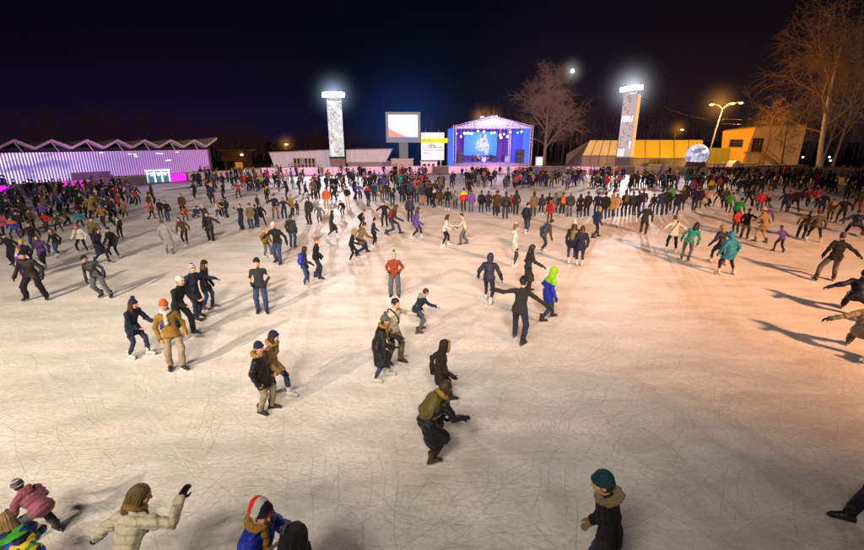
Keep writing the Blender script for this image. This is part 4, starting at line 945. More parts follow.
def sp(x): return SPECIAL[x]() if x in SPECIAL else x
def solve_scale(g, x, y, hd, hy):
    ca, sa = math.cos(R(hd)), math.sin(R(hd)); t = g.top
    lo, hi = .50, 1.14
    for _ in range(30):
        s = (lo+hi)/2
        wx = x+s*(t[0]*ca+t[1]*sa); wy = y+s*(-t[0]*sa+t[1]*ca)
        if project(wx, wy, s*t[2])[1] > hy: lo = s
        else: hi = s
    return s
taken = []          # ground positions already used
n_people = 0
for k, r in enumerate(FIG_PEOPLE):
    lab, fx, fy, hy, hd, pose, jk, jc, fit, pc, head, hc, sk, ex = r
    x, y = ground_at(fx, fy); g = rig(pose)
    m = (np.array(get_pose(pose)['feet'][0][:2])+np.array(get_pose(pose)['feet'][1][:2]))/2
    s = solve_scale(g, x, y, hd, hy)
    lod = 0 if fy > 500 else 1 if fy > 233 and (fy-hy) > 25 else 2
    person(lab, (x, y), hd, s, pose, jk, sp(jc), fit, sp(pc), head, sp(hc), sk, ex, lod, seed=k)
    taken.append((x, y)); n_people += 1
for k, r in enumerate(NEAR_PEOPLE):
    lab, hx, hy, st, hd, pose, jk, jc, fit, pc, head, hc, sk, ex = r
    s = st/1.76; g = rig(pose); t = g.top*s
    wx, wy = ground_at(hx, hy, t[2]); ca, sa = math.cos(R(hd)), math.sin(R(hd))
    x = wx-(t[0]*ca+t[1]*sa); y = wy-(-t[0]*sa+t[1]*ca)
    person(lab, (x, y), hd, s, pose, jk, sp(jc), fit, sp(pc), head, sp(hc), sk, ex, 0, seed=k+1)
    taken.append((x, y)); n_people += 1

# ---- further people in the distance, up to three hundred in all
ZONES = [   # px range, py range, weight, where
 ((0, 70), (205, 236), 36, 'in the packed left corner'),
 ((70, 160), (194, 222), 26, 'before the left magenta fence'),
 ((195, 262), (188, 208), 24, 'near the right pavilion end'),
 ((262, 360), (187, 202), 14, 'below the left floodlight tower'),
 ((360, 450), (188, 206), 22, 'below the big screen'),
 ((450, 610), (188, 198), 10, 'in front of the stage'),
 ((600, 690), (188, 206), 14, 'below the right floodlight tower'),
 ((690, 860), (188, 206), 34, 'before the right white fence')]
JCOLS = ['black']*9+['charcoal']*6+['navy']*9+['darkblue']*4+['olive']*3+['brown']*3+['grey']*3+['plum']*2+['khaki']*2+['tan']*1+['red']*2+['rust']*1+['violet']*2+['rose']*1+['beige']*1+['teal']*1+['white']*1
WORD = dict(black='black', charcoal='charcoal', navy='navy', darkblue='dark blue', olive='olive', brown='brown', grey='grey', plum='plum', khaki='khaki', tan='tan', red='red', rust='rust red', violet='violet', rose='rose pink', beige='beige', teal='teal', white='white')
def free_spot(zone, dmin):
    (x0, x1), (y0, y1) = zone[0], zone[1]
    for _ in range(90):
        px = random.uniform(x0, x1); py = y0+(y1-y0)*random.random()
        if _ < 40 and taken and random.random() < .6:      # people keep together in small clumps
            q = random.choice(taken[-12:]); a_ = random.uniform(0, 6.28); d_ = dmin*random.uniform(1.0, 1.5); px, py = project(q[0]+d_*math.cos(a_), q[1]+d_*math.sin(a_), 0)
            if not (x0 <= px <= x1 and y0 <= py <= y1): continue
        if 20 < px < 200: py = max(py, 199-px*.065)
        x, y = ground_at(px, py)
        if all((x-a)**2+(y-b)**2 > dmin*dmin for a, b in taken): return x, y, px, py
    return None
DPOSES = ['stand2', '-stand2', 'pockets', 'front', 'glide', 'walk', 'wide', 'armsout', '-glide', '-walk', 'lean_r', '-lean_r', 'right', '-right', 'stride', '-stride', 'behind', 'bend']
WPOSES = ['stand', 'stand2', '-stand2', 'pockets', '-stand', 'front', 'lean_l', 'phone']
# the backpack carried in front by the person in blue: held, so a thing of its own
def held_backpack():
    who = [o for o in bpy.data.objects if o.get('label', '').startswith('person in royal blue jacket and red striped hat')][0]
    g = rig('FPACK'); bpy.context.view_layer.update()
    M = who.matrix_world @ frame_of(g.T(-.02, .40, .34), g.Rt @ rot_xyz(.15, 0, .15))
    e = empty('backpack', (0, 0, 0), 0, 'black backpack held in front of the blue jacketed person in striped hat', 'backpack'); e.matrix_world = M
    bl = cloth('black', 'matte'); gr = surf('webbing_grey', (.05, .05, .055), .7)
    V, F = sdf_mesh([cap((-.10, .02, -.16), (.10, .02, -.16), .105, .105, .08), cap((-.09, .0, .10), (.09, .0, .10), .095, .095, .08), cap((0, 0, -.18), (0, 0, .12), .12, .11, .08), cap((-.10, .01, 0), (.10, .01, 0), .10, .10, .08), folds(9, .005, 1)], .010)
    link('pack_body', make_mesh('pack_body', V, F, [bl], smooth=True, col=np.ones((len(V), 3), np.float32)), e)
    V, F = sdf_mesh([cap((-.08, .11, -.17), (.08, .11, -.17), .055, .055, .05), cap((-.08, .10, -.04), (.08, .10, -.04), .045, .045, .05), folds(3, .003, 1)], .009)
    link('front_pocket', make_mesh('front_pocket', V, F, [bl], smooth=True, col=np.ones((len(V), 3), np.float32)), e)
    m = MB(); m.tube([(-.05, -.05, .19), (-.045, -.06, .25), (.045, -.06, .25), (.05, -.05, .19)], .012, 6); m.build('handle', gr, e, smooth=True)
    for s_ in (-1, 1):
        m = MB(); m.tube([(s_*.09, -.07, .18), (s_*.12, -.17, .10), (s_*.12, -.18, -.08), (s_*.13, -.08, -.22)], .018, 6); m.build('strap', gr, e, smooth=True)
    m = MB(); m.tube([(-.15, .075, .02), (-.08, .105, .10), (.08, .105, .10), (.15, .075, .02)], .006, 5); m.build('zip', gr, e)
held_backpack()
wsum = sum(z[2] for z in ZONES); todo = 300-n_people
extra = []
for zi, z in enumerate(ZONES):
    q = round(todo*z[2]/wsum) if zi < len(ZONES)-1 else todo-len(extra)
    for _ in range(q):
        f = free_spot(z, .75)
        if f is None: continue
        taken.append(f[:2]); extra.append((f, z))
for (x, y, px, py), z in extra:
    jc = random.choice(JCOLS); watch = 'the stage' in z[3] or 'screen' in z[3] or random.random() < .35
    pose = random.choice(WPOSES if watch else DPOSES); jk = random.choice(['short', 'short', 'mid', 'puffer', 'long' if random.random() < .4 else 'mid'])
    hd = math.degrees(math.atan2(10-x, 82-y))+random.uniform(-25, 25) if watch else random.choice([80, 100, 170, 190, 260, 280, 30])+random.uniform(-20, 20)
    head, hc = random.choice([('br', 'hair_dark'), ('br', 'hair_brown'), ('bn', 'black'), ('bn', 'navy'), ('bn', 'grey'), ('lg', 'hair_dark'), ('lg', 'hair_brown'), ('hd', jc), ('pm', 'white' if random.random() < .3 else 'charcoal')])
    garment = {'short': 'jacket', 'mid': 'coat', 'puffer': 'padded jacket', 'long': 'long coat'}[jk]
    hw = {'br': 'bare headed', 'bn': 'in a knitted hat', 'lg': 'with long hair', 'hd': 'with hood up', 'pm': 'in a pompom hat'}[head]
    lab = 'person in %s %s %s %s' % (WORD[jc], garment, hw, z[3])
    person(lab, (x, y), hd, random.uniform(.90, 1.03), pose, jk, jc, random.choice(['slim', 'reg']), random.choice(['black', 'charcoal', 'navy', 'jeans', 'black']), head, hc, random.choice(['black', 'black', 'white']), '', 2)

# ---- everybody beyond those three hundred: one crowd nobody could count
def crowd():
    LIB = []
    for pose in ('stand', 'stand2', 'pockets', 'wide', 'walk'):
        g = rig(pose); q = []
        for part in ('J', 'T', 'H', 'S'):
            if part == 'J':
                p = [cap(g.Pv(0,0,-.12), g.T(0,0,.33), .17, .16, .05, g.Rt, .75), cap(g.T(-.12,0,.41), g.T(.12,0,.41), .085, .085, .05)]
                for i in range(2): p += [cap(g.sh[i], g.elb[i], .07, .06), cap(g.elb[i], g.wri[i], .06, .05)]
            elif part == 'T': p = [c for i in range(2) for c in (cap(g.hip[i], g.knee[i], .09, .07), cap(g.knee[i], g.ankle[i]-np.array([0,0,.10]), .065, .055))]
            elif part == 'S': p = [ell(g.head, (.078,.09,.115), g.Rh)]
            else: p = [ell(g.head+np.array([0,-.02,.045]), (.088,.10,.095), g.Rh)]
            q.append((part, sdf_mesh(p, .05 if part in 'JT' else .035)))
        LIB.append(q)
    Vs, Fs, Cs, n = [], [], [], 0
    for (x0, x1), (y0, y1), q in (((0, 140), (186, 206), 60), ((195, 265), (178, 190), 40), ((262, 445), (175, 192), 125), ((445, 612), (175, 189), 110), ((600, 700), (175, 191), 70), ((690, 864), (175.8, 191), 135)):
        for _ in range(q):
            f = free_spot(((x0, x1), (y0, y1)), .45)
            if f is None: continue
            x, y = f[:2]; taken.append((x, y))
            hd = R(math.degrees(math.atan2(10-x, 84-y))+random.uniform(-50, 50)); s = random.uniform(.84, 1.04)
            col = dict(J=random.choice(JCOLS), T=random.choice(['black', 'navy', 'charcoal', 'jeans']), S='skin', H=random.choice(['hair_dark', 'hair_brown', 'black', 'grey', 'hair_dark']))
            ca, sa = math.cos(-hd), math.sin(-hd)
            for part, (V, F) in random.choice(LIB):
                W = V*s; W = np.stack([W[:,0]*ca-W[:,1]*sa+x, W[:,0]*sa+W[:,1]*ca+y, W[:,2]], 1)
                Vs.append(W); Fs.append(F+n); n += len(V); Cs.append(np.tile(np.array(PAL[col[part]]), (len(V), 1)))
    t = NT('crowd_cloth'); t.bsdf(t.n('ShaderNodeAttribute', attribute_name='Col').outputs['Color'], .85, .2, t.noise(t.obj(), 9, 3), .5, .03)
    o = link('distant_crowd', make_mesh('distant_crowd', np.concatenate(Vs), np.concatenate(Fs), [t.m], smooth=True, col=np.concatenate(Cs)))
    tag(o, 'dense band of tiny people along the far edge of the ice', 'crowd', kind='stuff')
crowd()
# ------------------------------------------------------------------ ice, ground
def ice_material():
    t = NT('skated_ice'); v = t.obj()
    warp = t.noise(v, .9, 3, .5, out=1)
    add = t.n('ShaderNodeVectorMath', operation='MULTIPLY_ADD'); t.l(warp, add.inputs[0]); add.inputs[1].default_value = (.55, .55, 0); t.l(v, add.inputs[2])
    vw = add.outputs[0]
    heights = None; marks = None
    def strokes(ang, sp_, width, flen, seed, thr, wamp=.5, wsc=.35):
        q = t.mapping(v, (1, 1, 1), (0, 0, R(ang)), (seed*3.1, seed*1.7, 0)); sq = t.n('ShaderNodeSeparateXYZ'); t.l(q, sq.inputs[0])
        wn = t.noise(t.mapping(q, (1, 1, 1), (0, 0, 0), (seed, 0, 0)), wsc, 2, .45)
        u = t.math('DIVIDE', t.math('ADD', sq.outputs[1], t.math('MULTIPLY', wn, wamp/wsc*1.6)), sp_)
        idn = t.math('FLOOR', u); fr = t.math('FRACT', u)
        off = .5
        ln = t.math('SUBTRACT', 1.0, t.math('DIVIDE', t.math('ABSOLUTE', t.math('SUBTRACT', fr, off)), width/sp_, clamp=True), clamp=True)
        cb = t.n('ShaderNodeCombineXYZ'); t.l(t.math('MULTIPLY', sq.outputs[0], flen), cb.inputs[0]); t.l(t.math('MULTIPLY', idn, 5.713), cb.inputs[1])
        gt = t.math('MULTIPLY', t.math('SUBTRACT', t.noise(cb.outputs[0], 1.0, 1), thr), 9, clamp=True)
        return t.math('MULTIPLY', ln, gt)
    L = [strokes(6, .12, .0048, .50, 1.3, .47, .30, .35), strokes(-24, .12, .0045, .6, 4.1, .48, .30, .35), strokes(34, .15, .0048, .55, 7.7, .48, .30, .35), strokes(-58, .17, .0045, .45, 12.5, .48, .30, .35), strokes(72, .19, .0045, .45, 15.1, .49, .30, .35), strokes(14, .07, .0042, 1.1, 19.4, .48, .26, .7), strokes(-38, .6, .009, .16, 31.2, .46, .4, .12)]
    s = L[0]
    for x in L[1:]: s = t.math('MAXIMUM', s, x)
    for sc, w, sd in ((1.6, .005, 8.0),):
        nz = t.noise(t.mapping(v, (1, 1.3, 1), (0, 0, .5), (sd, 0, 0)), sc, 1.5, .4, dist=.8)
        g = t.math('SUBTRACT', 1.0, t.math('DIVIDE', t.math('ABSOLUTE', t.math('SUBTRACT', nz, .5)), w, clamp=True), clamp=True)
        gate = t.math('MULTIPLY', t.math('SUBTRACT', t.noise(v, .8, 2), .50), 9, clamp=True)
        s = t.math('MAXIMUM', s, t.math('MULTIPLY', g, t.math('MULTIPLY', gate, .8)))
    fine = t.noise(t.mapping(v, (1, 2.2, 1), (0, 0, .3)), 9, 6, .65, dist=.7)
    h = t.math('ADD', t.math('MULTIPLY', s, -.48), t.math('MULTIPLY', fine, .85))
    big = t.noise(v, .16, 4, .55); mid = t.noise(t.mapping(vw, (.5, 1.6, 1), (0, 0, .12)), .8, 6, .62)
    c = t.mix(t.math('MULTIPLY', t.math('SUBTRACT', mid, .30), 2.4, clamp=True), (.53, .49, .46), (.85, .80, .76))
    teal_tint = t.math('MULTIPLY', t.math('SUBTRACT', t.noise(t.mapping(vw, (.35, 1.0, 1), (0, 0, .2)), .30, 4, .6), .50), 3.2, clamp=True)
    c = t.mix(t.math('MULTIPLY', teal_tint, .7), c, (.36, .47, .44))  # teal tint of coloured light painted into the ice as patches
    scr = t.math('MULTIPLY', t.math('SUBTRACT', t.noise(t.mapping(vw, (.5, 2.4, 1), (0, 0, -.25)), 1.1, 5, .65), .55), 4.0, clamp=True)
    c = t.mix(t.math('MULTIPLY', scr, .5), c, (.86, .84, .82))
    c = t.mix(t.math('MULTIPLY', s, .17), c, (.38, .33, .30))
    pale = t.math('MULTIPLY', t.math('SUBTRACT', t.noise(t.mapping(t.mapping(v, (1, 1, 1), (0, 0, .75)), (.35, 7, 1)), 1.0, 3, .6), .56), 5.0, clamp=True)
    c = t.mix(t.math('MULTIPLY', pale, .35), c, (.90, .88, .86))
    spk = t.noise(v, 14, 5, .7); c = t.mix(t.math('MULTIPLY', t.math('SUBTRACT', spk, .44), 3.0, clamp=True), tuple([.0]*3), c) if False else t.mix(t.math('MULTIPLY', t.math('SUBTRACT', .56, spk), 2.6, clamp=True), c, (.47, .44, .42))
    wet = t.math('MULTIPLY', t.math('SUBTRACT', t.noise(v, .35, 3), .5), 3.0, clamp=True)
    rough = t.math('SUBTRACT', .58, t.math('MULTIPLY', wet, .20))
    return t.bsdf(c, rough, .07, h, .8, .018)
ICE_EDGE = [(-75, 205), (20, 196), (130, 187), (190, 181), (262, 176.5), (432, 174), (600, 174.3), (745, 176), (864, 177.5), (960, 178)]
edge = [ground_at(*p) for p in ICE_EDGE]
poly = [(-75, -30)]+[(-75, edge[0][1]-6)]+edge+[(95, edge[-1][1]-4), (95, -30)]
link('ice_rink', make_mesh('ice_rink', [(x, y, 0) for x, y in poly], [tuple(range(len(poly)))[::-1]], [ice_material()]))['kind'] = 'structure'
gm = surf('trodden_snow', (.16, .155, .16), .9, .5, .15, .5, 4)
link('ground', make_mesh('ground', [(-900, -300, -.03), (900, -300, -.03), (900, 1500, -.03), (-900, 1500, -.03)], [(0, 1, 2, 3)], [gm]))['kind'] = 'structure'

# ------------------------------------------------------------------ the rink fence, stretch by stretch
WHITEP = surf('white_board', (.62, .58, .60), .6, .12, 2, .1, 12)
MAGENTA = glow('magenta_lit_board', (.85, .02, .75), 1.1, .35, .5)
PINKLIT = glow('pink_lit_board', (.72, .42, .70), .42, .6, .5)
STEELP = surf('galvanised_post', (.30, .30, .31), .45, .2, 6, .1, 30, metal=.7)
PLINTH = surf('plum_grey_render', (.17, .13, .17), .85, .25, .8, .2, 20)
def fence(i, j, mat, height, label, gap=0.0, step=2.5, off=.35):
    (x0, y0), (x1, y1) = edge[i], edge[j]
    pts = [np.array(edge[k]) for k in range(i, j+1)]
    e = empty('rink_fence', (*pts[0], 0), 0, label, 'fence'); o = np.array([*pts[0], 0])
    for a, b in zip(pts[:-1], pts[1:]):
        d = b-a; L = np.linalg.norm(d); d /= L; nrm = np.array([-d[1], d[0]]); rz = math.atan2(d[1], d[0]); n = max(1, int(L/step)); w = L/n
        for q in range(n):
            c = a+d*(q+.5)*w+nrm*off
            if gap and 139 < project(c[0], c[1], .5)[0] < 167: continue
            m = MB(); m.box(np.array([*c, height/2+.08])-o, (w-.06-gap, .05, height), rz=rz); m.build('panel', mat if (not gap or random.random() > .34) else PLINTH, e)
        p = MB()
        for q in range(n+1): p.box(np.array([*(a+d*q*w+nrm*(off+.07)), (height+.12)/2])-o, (.06, .06, height+.12), rz=rz)
        p.box(np.array([*((a+b)/2+nrm*(off+.07)), height+.13])-o, (L, .07, .05), rz=rz); p.build('frame', STEELP, e)
    return e
fence(0, 3, MAGENTA, .95, 'glowing magenta board fence along the left side below the striped light wall', .35, 2.6)
fence(3, 4, WHITEP, .95, 'plain pale board fence between the magenta boards and the drape hall', 0, 2.5)
fence(4, 5, PINKLIT, 1.1, 'pink lit board fence under the white drape hall and left tower', .02, 2.5)
fence(5, 6, PINKLIT, 1.05, 'pink lit board fence in front of the stage', .02, 2.5)
fence(6, 7, surf('peach_board', (.55, .45, .38), .7, .2), 1.1, 'peach coloured board fence below the right marquee roofs', .02, 2.5)
fence(7, 9, WHITEP, 1.25, 'low white board fence along the right side below the bare trees', .0, 3.0)

# ------------------------------------------------------------------ left pavilion with the striped light wall
def pavilion():
    A = np.array(ground_at(7.6, 192.2)); B = np.array(ground_at(212, 178.5)); d = B-A; L = np.linalg.norm(d); d /= L; nrm = np.array([-d[1], d[0]])   # nrm points away from the rink
    rz = math.atan2(d[1], d[0]); e = empty('pavilion', (*A, 0), rz, 'long low pavilion with zigzag roof and wall of violet light stripes', 'building')
    S0 = -11.0     # the wall runs on beyond the frame
    Hs, Hb = 3.85, 1.0
    roofm = surf('pale_roof_edge', (.62, .50, .56), .7, .15, 1, .1, 10)
    # light wall: slanted fins in front of a glowing backing
    t = NT('violet_light_wall'); v = t.obj(); spx = t.n('ShaderNodeSeparateXYZ'); t.l(v, spx.inputs[0])
    u = t.math('MULTIPLY', t.math('ADD', spx.outputs[0], 2), 1/24.0)
    n1 = t.noise(t.mapping(v, (.16, 1, .45)), 1.0, 3, .5)
    f = t.math('ADD', t.math('MULTIPLY', u, .75), t.math('MULTIPLY', t.math('SUBTRACT', n1, .5), .9))
    c = t.ramp(f, [(0.0, (.20, .12, .62)), (.22, (.13, .12, .62)), (.45, (.26, .12, .64)), (.72, (.56, .14, .62)), (1.0, (.58, .11, .52))])
    vz = t.math('ABSOLUTE', t.math('SUBTRACT', spx.outputs[2], 2.3))
    c = t.mix(t.math('MULTIPLY', t.math('SUBTRACT', vz, .8), .8, clamp=True), c, (.50, .16, .52))
    wallm = t.bsdf((.1, .06, .12), .6, .2, emis=c, estr=.62)
    t2 = NT('white_led_fin'); v2 = t2.obj(); s2 = t2.n('ShaderNodeSeparateXYZ'); t2.l(v2, s2.inputs[0])
    near = t2.math('SUBTRACT', 1.0, t2.math('MULTIPLY', t2.math('ADD', s2.outputs[0], 2), 1/16.0), clamp=True)
    n2 = t2.noise(t2.mapping(v2, (.35, 1, .9), (0, .5, 0)), 1.0, 2)
    st = t2.math('ADD', t2.math('MULTIPLY', t2.math('MULTIPLY', near, near), t2.math('MULTIPLY', t2.math('SUBTRACT', n2, .36), 6.0, clamp=True)), .26)
    cc = t2.mix(near, (.95, .50, .92), (.86, .80, 1.0))
    finm = t2.bsdf((.16, .12, .20), .5, .3, emis=cc, estr=t2.math('MULTIPLY', st, 1.8))
    m = MB(); m.box(((S0+L)/2, .12, (Hs+Hb)/2), (L-S0, .10, Hs-Hb)); m.build('light_wall', wallm, e)
    m = MB(); x = S0; k = 0
    while x < L-.1:
        # left part reaches lower; notch where the plinth block stands
        zb = .75 if x < 5.6 else Hb
        m.box((x, -.02, (Hs+zb)/2), (.075, .16, Hs-zb)); x += .265; k += 1
    m.build('light_fins', finm, e)
    m = MB(); m.box(((S0+L)/2, .35, .5), (L-S0, .5, 1.0)); m.box((7.3, -.22, .82), (3.6, .30, 1.64)); m.build('plinth', PLINTH, e)
    # folded roof
    bays = []; xs = [S0]
    # peak spacing from the photograph (pixels of the peaks and valleys along the eave)
    def s_of(px, z):
        # intersection of the pixel's vertical plane with the facade line
        dr = ray(px, 148); # ground direction
        M = np.array([[dr[0], -d[0]], [dr[1], -d[1]]]); k, s = np.linalg.solve(M, A); return s
    peaks = [15, 52, 87, 117, 144, 170, 193]; ps = [s_of(p, 5) for p in peaks]; sp_ = np.mean(np.diff(ps))
    ps = [ps[0]-sp_*i for i in range(4, 0, -1)]+ps
    zp, zv, th, dep, ov = 5.20, 4.42, .26, 10.0, .75
    V, F = [], []
    line = []
    for i, p in enumerate(ps):
        nxt = (ps[i+1]+p)/2 if i+1 < len(ps) else p+(p-ps[i-1])/2
        if i == 0: line.append((p-sp_/2, zv))
        line += [(p, zp), (nxt, zv)]
    line.append((line[-1][0]+1.6, zp+.25))
    for s, z in line:
        V += [(s, -ov, z), (s, -ov, z-th), (s, dep, z-.5), (s, dep, z-.5-th)]
    n = len(line)
    for i in range(n-1):
        a, b = i*4, i*4+4
        F += [(a, b, b+2, a+2), (a+1, a+3, b+3, b+1), (a, a+1, b+1, b), (a+2, b+2, b+3, a+3)]
    F += [(0, 2, 3, 1), (n*4-4, n*4-3, n*4-1, n*4-2)]
    tag(link('roof', make_mesh('roof', V, F, [roofm]), e))
    for p in ps: 
        m = MB(); m.tube([(p-.05, -.35, zp-.2), (p+.45, -.35, Hs+.0)], .06, 6); m.build('roof_strut', roofm, e)
    # dark clerestory behind the zigzag, body and end wall
    m = MB(); m.box(((S0+L)/2, 1.4, 2.15), (L-S0-.2, 2.0, 4.3)); m.build('wall', surf('dark_clerestory', (.02, .018, .03), .5), e)
    m = MB(); m.box((L+.03, 4.6, 2.05), (.12, 9.0, 4.1)); m.box((L+.12, .1, 2.0), (.25, .35, 4.0)); m.build('end_wall', surf('brown_render', (.13, .085, .06), .85), e)
    m = MB(); m.box((L+.6, 3.2, 3.6), (.9, 2.4, .12)); m.build('lit_eave_strip', glow('amber_lit_eave', (1, .50, .10), .55), e)  # glowing strip paints the orange light on the eave
    # lit doorway
    dx = s_of(152.5, 1); DW = 2.5
    dm = empty('doorway', (dx, -.28, 0)); dm.parent = e
    m = MB(); f = glow('cyan_white_frame', (.62, .92, 1.0), 1.6)
    for x in (-DW/2, -DW/6, DW/6, DW/2): m.box((x, 0, .72), (.14, .14, 1.36))
    m.box((0, 0, 1.47), (DW+.3, .20, .16)); m.box((0, .02, 1.12), (DW-.1, .06, .07)); m.build('door_frame', f, dm)
    m = MB(); m.box((0, .10, .74), (DW, .05, 1.46)); m.build('door_glass', glow('teal_dim_glass', (.05, .16, .20), .8, .5, 1.5), dm)
    m = MB()
    for x in (-.75, .05, .8): m.lathe([(.0, .0), (.16, .02), (.20, .25), (.10, .42), (0, .45)], (x, -.03, .80), 10)
    m.build('door_ornament', glow('white_ornament', (.85, .95, 1), 1.2), dm)
    # small white glints painted on the wall as glowing boxes
    m = MB()
    for px, z in ((128, 3.5), (133, 3.45), (134, 3.2), (156, 3.5), (160, 3.45), (164, 2.6), (167, 2.65), (176, 3.6), (100, 3.7)): 
        m.box((s_of(px, z), -.16, z), (.35, .05, .10))
    m.build('wall_glints', glow('white_glint', (.95, .85, 1), 1.5), e)
    return e
pavilion()

def kiosk():   # the blue and white lit booth cut by the left edge
    x, y = ground_at(-1, 191); e = empty('ticket_booth', (x-.3, y-1.0, 0), R(40), 'blue lit booth with white glowing top at the left edge', 'booth')
    m = MB(); m.box((0, 0, .65), (1.5, 1.2, 1.3), bev=.03); m.build('wall', glow('blue_lit_panel', (.02, .22, .75), .75, .3, 1), e)
    m = MB(); m.box((0, 0, 1.5), (1.6, 1.3, .4), bev=.08); m.build('lamp_box', glow('white_lit_panel', (.8, .95, 1), 1.6), e)
    m = MB(); m.box((.2, -.62, .7), (.8, .04, .5)); m.build('window', surf('booth_glass', (.02, .05, .1), .15), e)
kiosk()

# ------------------------------------------------------------------ small brown house right of the pavilion
def brown_house():
    Y = 82; x0, _ = at_depth(221, 160, Y); x1, _ = at_depth(246, 160, Y); w = x1-x0; c = (x0+x1)/2
    e = empty('brown_house', (c, Y, 0), 0, 'small dark brown flat roofed house with balcony beside the pavilion end', 'house')
    bm = surf('brown_timber', (.15, .085, .045), .8); z = at_depth(232, 151, Y)[1]
    m = MB(); m.box((0, 2, z/2), (w*.8, 4, z)); m.build('wall', bm, e)
    m = MB(); m.box((.2, 1.6, z+.12), (w*1.05, 5.2, .24)); m.build('roof', surf('brown_roof', (.20, .13, .09), .8), e)
    m = MB(); m.box((.4, -.5, z*.60), (w*.95, 1.0, .9)); m.build('balcony', bm, e)
    m = MB(); m.box((-w*.15, -.02, z*.22), (1.2, .06, 1.5)); m.build('door', surf('dark_door', (.03, .02, .015), .6), e)
    m = MB(); m.box((w*.2, -.02, z*.24), (1.3, .05, 1.0)); m.build('window', glow('amber_window', (1, .42, .08), .30), e)
    m = MB(); m.lathe([(0, 0), (.22, .05), (.22, .3), (0, .36)], (w*.44, -.9, z*.60+.5), 10); m.build('lamp', glow('amber_lamp', (1, .55, .16), 9), e)
brown_house()

# ------------------------------------------------------------------ white drape hall behind the left tower
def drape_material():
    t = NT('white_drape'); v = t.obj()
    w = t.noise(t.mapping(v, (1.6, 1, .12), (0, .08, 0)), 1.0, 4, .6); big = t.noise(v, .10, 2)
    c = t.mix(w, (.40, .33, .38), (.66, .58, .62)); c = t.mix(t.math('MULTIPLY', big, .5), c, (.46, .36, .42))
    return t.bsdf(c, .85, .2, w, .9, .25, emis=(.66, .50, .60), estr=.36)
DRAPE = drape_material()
def drape_hall(px0, px1, yt0, yt1, yb, Y, label, slant0, slant1):
    a, za = at_depth(px0, yt0, Y); b, zb_ = at_depth(px1, yt1, Y); zl = at_depth(px0, yb, Y)[1]; zl = max(.3, zl)
    e = empty('drape_hall', (a, Y, 0), 0, label, 'marquee')
    N = 120; V, F = [], []
    for j, zt in enumerate((0, .33, .66, 1)):
        for i in range(N+1):
            f = i/N; zz = zl+(za+(zb_-za)*f-zl)*zt
            x = (b-a)*f+(slant0*(1-f)+slant1*f)*(1-zt)
            V.append((x, .18*math.sin(i*1.35+math.sin(i*.37)*2)*(1-.35*zt)+.5*(1-zt)*-.4, zz))
    for j in range(3):
        for i in range(N): q = j*(N+1)+i; F.append((q, q+1, q+N+2, q+N+1))
    link('drape', make_mesh('drape', V, F, [DRAPE], smooth=True), e)
    m = MB(); m.quad((0, .1, za), (b-a, .1, zb_), (b-a+.2, 8, zb_+.35), (.2, 8, za+.35)); m.build('roof', surf('grey_roof_sheet', (.14, .11, .12), .8), e)
    m = MB(); m.box(((b-a)/2, .0, (za+zb_)/2+.03), (b-a+.3, .12, .16), rot=rot_xyz(0, -math.atan2(zb_-za, b-a), 0)); m.build('eave', surf('pale_eave', (.45, .36, .38), .7), e)
    m = MB(); m.box(((b-a)/2, .45, zl/2+.2), (b-a, .2, zl+.4)); m.build('wall', surf('pink_grey_wall', (.34, .27, .30), .85, .2, .3), e)
    return e
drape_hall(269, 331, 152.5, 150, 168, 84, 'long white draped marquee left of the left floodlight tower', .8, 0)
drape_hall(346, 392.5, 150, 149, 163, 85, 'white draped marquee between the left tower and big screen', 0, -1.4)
def pale_wall(px0, px1, yt, Y, label):
    a, z = at_depth(px0, yt, Y); b, _ = at_depth(px1, yt, Y)
    m = MB(); m.box(((a+b)/2, Y, z/2), (b-a, .3, z)); m.box(((a+b)/2, Y, z+.05), (b-a+.1, .4, .1), 1)
    m.build('pale_wall', [surf('pink_grey_render', (.36, .30, .34), .85, .2, .3), surf('coping', (.45, .38, .42), .8)], label=label, cat='wall')
pale_wall(232, 330, 168.3, 80, 'low pinkish wall in front of the left draped marquee')
pale_wall(348, 398, 162.5, 82, 'grey wall below the draped marquee left of the screen')
def pictogram_board():
    Y = 79; a, z1 = at_depth(293, 158, Y); b, _ = at_depth(315, 158, Y); z0 = at_depth(293, 171, Y)[1]
    e = empty('notice_board', ((a+b)/2, Y, 0), 0, 'pale notice board with two rows of dark arched figures', 'board'); w = b-a
    m = MB(); m.box((0, 0, (z0+z1)/2), (w, .1, z1-z0)); m.build('panel', surf('pale_board', (.50, .42, .42), .7), e)
    for s in (-1, 1): 
        m = MB(); m.box((s*w*.42, .08, z0/2+.2), (.1, .1, z0+.4)); m.build('post', STEELP, e)
    m = MB(); h = (z1-z0)
    for r, hh in ((.70, .30), (.22, .34)):
        for i in range(6):
            if r > .5 and i == 2: continue
            x = -w*.42+w*.84*i/5; m.box((x, -.06, z0+h*r+.05), (w*.085, .03, h*hh)); m.lathe([(0, 0), (w*.05, .0), (w*.05, .03), (0, .03)], (x, -.075, z0+h*(r+hh/2)+.08), 8, R3=rot_xyz(R(90), 0, 0))
    m.build('pictograms', surf('dark_print', (.03, .02, .03), .7), e)
pictogram_board()

